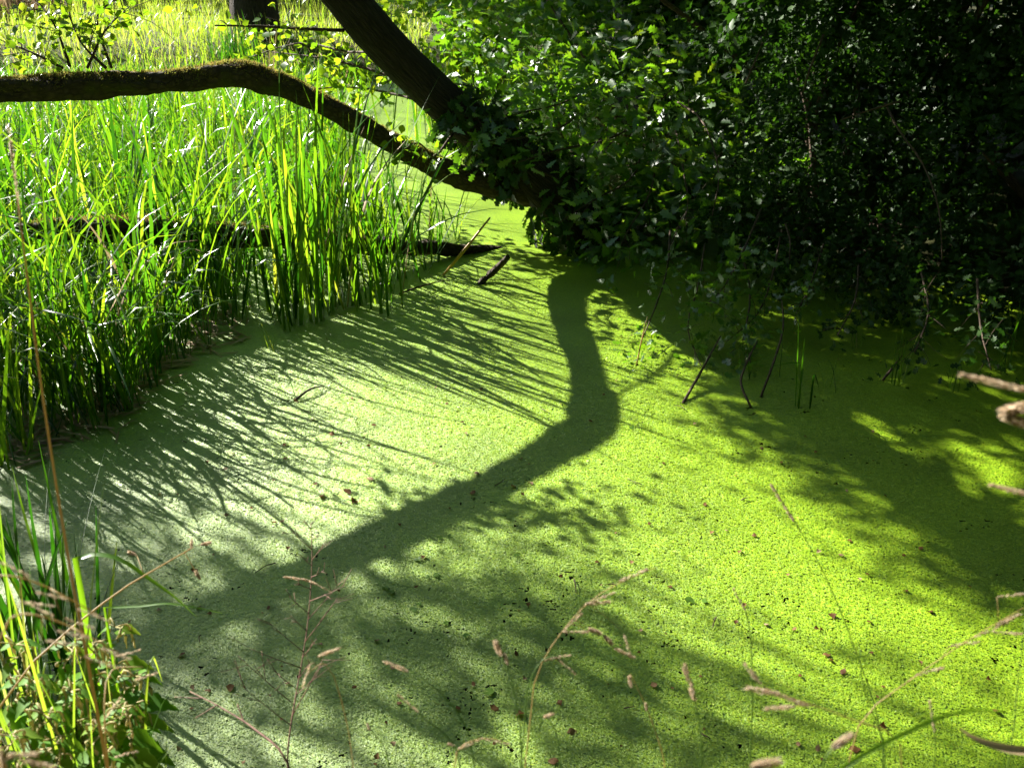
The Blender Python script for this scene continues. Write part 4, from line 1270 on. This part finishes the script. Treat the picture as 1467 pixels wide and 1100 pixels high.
# arching blades at lower left
for (lb, pts, wd) in [("single pale blade arching right above the nettles", [(108, 800), (135, 794), (170, 800), (215, 830), (250, 855), (282, 884)], .011),
                      ("thin green blade lying low over the duckweed right of the nettles", [(150, 870), (200, 868), (240, 864), (280, 870), (318, 878)], .006)]:
    P3 = spline([A3(px, py, 1.85) for px, py in pts], 14)
    base = V(P3[0][0] - .02, P3[0][1], .02)
    P3 = np.vstack([spline([base, base * .4 + P3[0] * .6 + V(-.01, 0, .03), P3[0]], 5)[:-1], P3])
    tg = norm(np.gradient(P3, axis=0)); sd = norm(np.cross(tg, V(.15, -.2, 1)))
    u_ = np.linspace(0, 1, len(P3)); ww = wd * .5 * np.clip(1 - u_ ** 3, .02, 1)
    vv = np.stack([P3 - sd * ww[:, None], P3 + V(0, 0, -.001), P3 + sd * ww[:, None]], 1).reshape(-1, 3)
    ff = [(k * 3 + q_, k * 3 + q_ + 1, k * 3 + q_ + 4, k * 3 + q_ + 3) for k in range(len(P3) - 1) for q_ in (0, 1)]
    root = thing("arching_grass", base, lb, "grass")
    obj("blade", mesh("blade", vv - base, ff, M["reed"], {"tint": ('FLOAT', np.full(len(vv), .55))}, True), root)

# dead dock stalk with side twigs
dk = thing("dock_stalk", foot(412, 1.75), "dead reddish branched dock stalk standing before the water left of centre", "weed")
o0 = world_loc(dk)
mb = MB()
main = spline([o0, A3(412, 1085, 1.8), A3(425, 990, 1.85), A3(440, 900, 1.9), A3(447, 800, 1.95), A3(443, 715, 2.0)], 60)
v, f, tco = tube(main[::6], np.linspace(.0018, .0007, 10), 6); mb.add(v, f, .5, tco)
obj("stem", mb.mesh("stem", M["red_stem"], True, o0), dk)
for k in range(22):
    u = .30 + .66 * k / 22
    c = main[int(u * 59)]
    sgn = 1 if k % 2 else -1
    L = random.uniform(.03, .12) * (1.25 - u)* 1.5
    d = norm(V(sgn * random.uniform(.5, 1), random.uniform(-.3, .3), random.uniform(.5, 1.1)))
    v, f, tco = tube([c, c + d * L * .5 + V(0, 0, -.002), c + d * L], [.0011, .0008, .0005], 4, 5)
    mb2 = MB(); mb2.add(v, f, .5, tco)
    for q_ in range(3):
        e = c + d * L * random.uniform(.4, 1)
        d2 = norm(d + rand_dirs(1)[0] * .9)
        v, f, tco = tube([e, e + d2 * L * .2, e + d2 * L * .38], [.0007, .0006, .0004], 4, 4)
        mb2.add(v, f, .5, tco)
    obj("side_twig", mb2.mesh("side_twig", M["red_stem"], True, o0), dk)
set_head(dk, "spike", A3(405, 826, 1.9), A3(432, 830, 1.9) - A3(405, 826, 1.9), 1.0)
set_head(dk, "spike", A3(430, 828, 1.9), A3(458, 838, 1.9) - A3(430, 828, 1.9), 1.0)
set_head(dk, "slim", A3(452, 836, 1.9), A3(478, 850, 1.9) - A3(452, 836, 1.9), 1.0)
dk2 = thing("dock_stalk", foot(430, 1.55), "thin dead stalk slanting down right to the dock's foot", "weed")
o0 = world_loc(dk2)
v, f, tco = tube([o0, A3(412, 1092, 1.6), A3(370, 1048, 1.65), A3(320, 1015, 1.7), A3(272, 990, 1.75)], [.0022, .002, .0018, .0014, .0009], 6); mb = MB(); mb.add(v, f, .5, tco)
obj("stem", mb.mesh("stem", M["red_stem"], True, o0), dk2)
for (a_, b_) in [((310, 1010), (280, 1028)), ((350, 1035), (340, 1008)), ((290, 1000), (250, 998))]:
    v, f, tco = tube([A3(*a_, 1.68), (A3(*a_, 1.68) + A3(*b_, 1.7)) / 2, A3(*b_, 1.7)], [.0014, .001, .0007], 4); mb = MB(); mb.add(v, f, .5, tco)
    obj("side_twig", mb.mesh("side_twig", M["red_stem"], True, o0), dk2)

# grasses along the bottom, left to right
T1 = 1.3
G = [
    ("drooping straw panicle arching beside the dock stalk", [foot(520, T1), A3(500, 1050, T1), A3(465, 950, T1), A3(440, 965, T1)], [("spike", A3(455, 940, T1), A3(488, 928, T1), .9), ("slim", A3(445, 950, T1), A3(436, 975, T1), .9)], "straw"),
    ("slender stalk with one pale spike above the shaded duckweed", [foot(720, T1), A3(670, 1045, T1), A3(610, 975, T1), A3(586, 962, T1)], [("spike", A3(586, 962, T1), A3(545, 945, T1), 1.0)], "green_stem"),
    ("green blade-like stalk slanting left at bottom centre", [foot(690, T1), A3(655, 1075, T1), A3(610, 1030, T1), A3(560, 990, T1)], [("slim", A3(600, 1020, T1), A3(570, 995, T1), 1)], "green_stem"),
    ("stalk with twin dark fuzzy heads at lower centre", [foot(760, 1.15), A3(745, 1040, 1.15), A3(728, 960, 1.15), A3(712, 915, 1.15)], [("cluster", A3(718, 940, 1.15), A3(704, 905, 1.15), .9), ("cluster", A3(728, 953, 1.15), A3(722, 935, 1.15), .6)], "green_stem"),
    ("stalk with a bent pale head curling right at the bottom edge", [foot(640, T1), A3(655, 1075, T1), A3(690, 1058, T1), A3(720, 1062, T1), A3(760, 1098, T1)], [("slim", A3(655, 1073, T1), A3(690, 1058, T1), 1.0), ("slim", A3(690, 1058, T1), A3(725, 1064, T1), 1.0)], "straw"),
    ("branched panicle with nodding pink heads at lower centre right", [foot(740, 1.35), A3(765, 980, 1.35), A3(805, 905, 1.35), A3(860, 850, 1.35), A3(942, 812, 1.35)], [("slim", A3(885, 833, 1.35), A3(940, 810, 1.35), 1.2), ("slim", A3(845, 862, 1.35), A3(890, 845, 1.35), 1), ("slim", A3(805, 905, 1.35), A3(840, 872, 1.35), 1), ("spike", A3(838, 865, 1.35), A3(878, 862, 1.35), 1), ("slim", A3(805, 905, 1.35), A3(842, 905, 1.35), 1), ("cluster", A3(842, 900, 1.35), A3(868, 910, 1.35), .9), ("cluster", A3(864, 910, 1.35), A3(886, 930, 1.35), .8), ("spike", A3(880, 928, 1.35), A3(905, 940, 1.35), .9), ("slim", A3(893, 905, 1.35), A3(905, 945, 1.35), 1)], "straw"),
    ("thin stalk with a small bent head right of the twin heads", [foot(740, 1.3), A3(755, 990, 1.3), A3(778, 945, 1.3), A3(800, 940, 1.3), A3(825, 965, 1.3)], [("slim", A3(778, 946, 1.3), A3(806, 940, 1.3), 1), ("slim", A3(800, 945, 1.3), A3(825, 966, 1.3), .8)], "green_stem"),
    ("straw stalk topped by a small blob left of the sunlit patch", [foot(955, 1.3), A3(952, 1095, 1.3), A3(938, 1045, 1.3), A3(925, 1010, 1.3), A3(903, 965, 1.3)], [("cluster", A3(905, 985, 1.3), A3(900, 965, 1.3), .7), ("cluster", A3(927, 1018, 1.3), A3(924, 1004, 1.3), .5)], "straw"),
    ("short brown spike hovering over the sunlit duckweed", [foot(1010, 1.1), A3(1005, 1060, 1.1), A3(995, 1005, 1.1), A3(978, 945, 1.1)], [("spike", A3(996, 1005, 1.1), A3(978, 945, 1.1), 1.25)], "green_stem"),
    ("stalk with a slim pale head pointing down right in the sun", [foot(1280, 1.5), A3(1265, 1070, 1.5), A3(1225, 930, 1.5), A3(1180, 820, 1.5), A3(1138, 746, 1.5), A3(1104, 692, 1.5)], [("spike", A3(1120, 720, 1.5), A3(1102, 690, 1.5), .95), ("spike", A3(1138, 747, 1.5), A3(1118, 716, 1.5), .95)], "green_stem"),
    ("small brown spikelet stalk in the middle of the sunlit patch", [foot(1080, 1.35), A3(1078, 1010, 1.35), A3(1070, 880, 1.35), A3(1054, 850, 1.35)], [("slim", A3(1069, 876, 1.35), A3(1053, 848, 1.35), 1)], "green_stem"),
    ("slanting stalk with dark grey spikelets at lower right centre", [foot(1340, 1.0), A3(1290, 1065, 1.0), A3(1220, 1030, 1.0), A3(1160, 1008, 1.0), A3(1085, 985, 1.0)], [("spike", A3(1120, 995, 1.0), A3(1060, 983, 1.0), 1.1), ("spike", A3(1160, 1012, 1.0), A3(1122, 998, 1.0), .9), ("spike", A3(1140, 1012, 1.0), A3(1105, 1014, 1.0), .9), ("spike", A3(1090, 980, 1.0), A3(1068, 952, 1.0), .8)], "straw"),
    ("thin upright green stalk crossing the slanting one", [foot(1275, 1.25), A3(1268, 1080, 1.25), A3(1250, 1020, 1.25), A3(1234, 970, 1.25), A3(1233, 930, 1.25)], [], "green_stem"),
    ("long thin stalk rising right with pale panicles towards the right edge", [foot(1190, 1.2), A3(1230, 1040, 1.2), A3(1310, 970, 1.2), A3(1390, 915, 1.2), A3(1467, 870, 1.2)], [("slim", A3(1390, 915, 1.2), A3(1425, 900, 1.2), 1), ("spike", A3(1425, 898, 1.2), A3(1470, 875, 1.2), 1), ("slim", A3(1310, 968, 1.2), A3(1345, 958, 1.2), 1), ("slim", A3(1360, 925, 1.2), A3(1400, 920, 1.2), 1), ("slim", A3(1420, 905, 1.2), A3(1462, 908, 1.2), 1), ("slim", A3(1428, 855, 1.2), A3(1470, 850, 1.2), .9)], "straw"),
    ("big blurred grey seed head near the bottom right", [foot(1160, .8), A3(1180, 1090, .8), A3(1196, 1068, .8)], [("cluster", A3(1190, 1072, .8), A3(1225, 1050, .8), .95)], "green_stem"),
    ("big blurred brown seed head cut by the bottom edge", [foot(1085, .7), A3(1085, 1110, .7), A3(1090, 1098, .7)], [("cluster", A3(1075, 1098, .7), A3(1110, 1092, .7), .95)], "green_stem"),
    ("pale slim head upright by the curled dry leaf", [foot(1345, 1.2), A3(1340, 1075, 1.2), A3(1334, 1005, 1.2)], [("slim", A3(1339, 1050, 1.2), A3(1332, 1002, 1.2), 1.1)], "green_stem"),
    ("thin green stalk upright at the right edge", [foot(1435, 1.15), A3(1448, 1075, 1.15), A3(1458, 980, 1.15), A3(1470, 880, 1.15)], [], "green_stem"),
    ("fuzzy pinkish seed head reaching in from the right edge, uppermost of three", [foot(1700, .85), A3(1640, 800, .85), A3(1560, 620, .85), A3(1500, 570, .85), A3(1462, 556, .85)], [("long", A3(1475, 560, .85), A3(1372, 536, .85), .8)], "straw"),
    ("fuzzy pinkish seed head at the right edge just below the uppermost", [foot(1720, .88), A3(1660, 820, .88), A3(1580, 660, .88), A3(1500, 600, .88)], [("cluster", A3(1485, 580, .88), A3(1440, 590, .88), 1.5), ("cluster", A3(1480, 612, .88), A3(1442, 598, .88), 1.2)], "straw"),
    ("fuzzy grey seed head at the right edge, lowest of three", [foot(1740, .9), A3(1680, 900, .9), A3(1560, 760, .9), A3(1490, 712, .9)], [("long", A3(1490, 712, .9), A3(1416, 694, .9), .62)], "straw"),
    ("small pale head by the slanting stalk at bottom centre left", [foot(820, 1.2), A3(800, 1060, 1.2), A3(785, 1026, 1.2)], [("cluster", A3(795, 1022, 1.2), A3(773, 1028, 1.2), .6)], "green_stem"),
    ("tiny brown bud stalk beside the dock's right side", [foot(560, 1.5), A3(555, 1080, 1.5), A3(528, 1040, 1.5)], [("cluster", A3(530, 1046, 1.5), A3(526, 1036, 1.5), .5)], "green_stem"),
    ("second brown bud stalk nearer the bottom centre", [foot(700, 1.4), A3(690, 1098, 1.4), A3(648, 1066, 1.4)], [("cluster", A3(652, 1068, 1.4), A3(640, 1064, 1.4), .5)], "green_stem"),
]
for (lb, pts, heads, mt) in G:
    grass(lb, pts, .0010 if mt == "green_stem" else .0008, heads, mt)
# curled dry leaf and arching green blade at the bottom right
for (nm, lb, pts, t_, wd, mt) in [("dry_grass", "curled straw-coloured dry leaf at the bottom right corner", [(1376, 1043), (1392, 1055), (1420, 1066), (1450, 1073), (1490, 1080), (1530, 1130)], 1.05, .010, "dry"),
                              ("arching_grass", "blurred green blade arching over the duckweed at the bottom right", [(1440, 1018), (1400, 1016), (1350, 1026), (1300, 1048), (1230, 1085), (1170, 1130)], .75, .0036, "reed")]:
    P3 = spline([A3(px, py, t_) for px, py in pts][::-1], 18)
    tg = norm(np.gradient(P3, axis=0)); sd = norm(np.cross(tg, V(0, -.6, 1)))
    u_ = np.linspace(0, 1, len(P3)); ww = wd * .5 * np.clip(1 - u_ ** 3, .05, 1)
    base = P3[0].copy()
    vv = np.stack([P3 - sd * ww[:, None], P3 + V(0, 0, -.002), P3 + sd * ww[:, None]], 1).reshape(-1, 3)
    ff = [(k * 3 + q_, k * 3 + q_ + 1, k * 3 + q_ + 4, k * 3 + q_ + 3) for k in range(len(P3) - 1) for q_ in (0, 1)]
    root = thing(nm, base, lb, "grass")
    obj("blade", mesh("blade", vv - base, ff, M[mt], {"tint": ('FLOAT', np.full(len(vv), .5))}, True), root)
# turf on the near bank
pts = []
for _ in range(5000):
    x = random.uniform(-2.6, 2.6); y = near_edge(np.array(x)) - random.uniform(.12, 1.5)
    pts.append((x, float(y), float(height(np.array([x]), np.array([float(y)]))[0]) - .01))
bed("bank_grass", "short green grass on the near bank below the view", "grass", pts, [Q_SHORT], .3, "grass", .4, .25, .2)
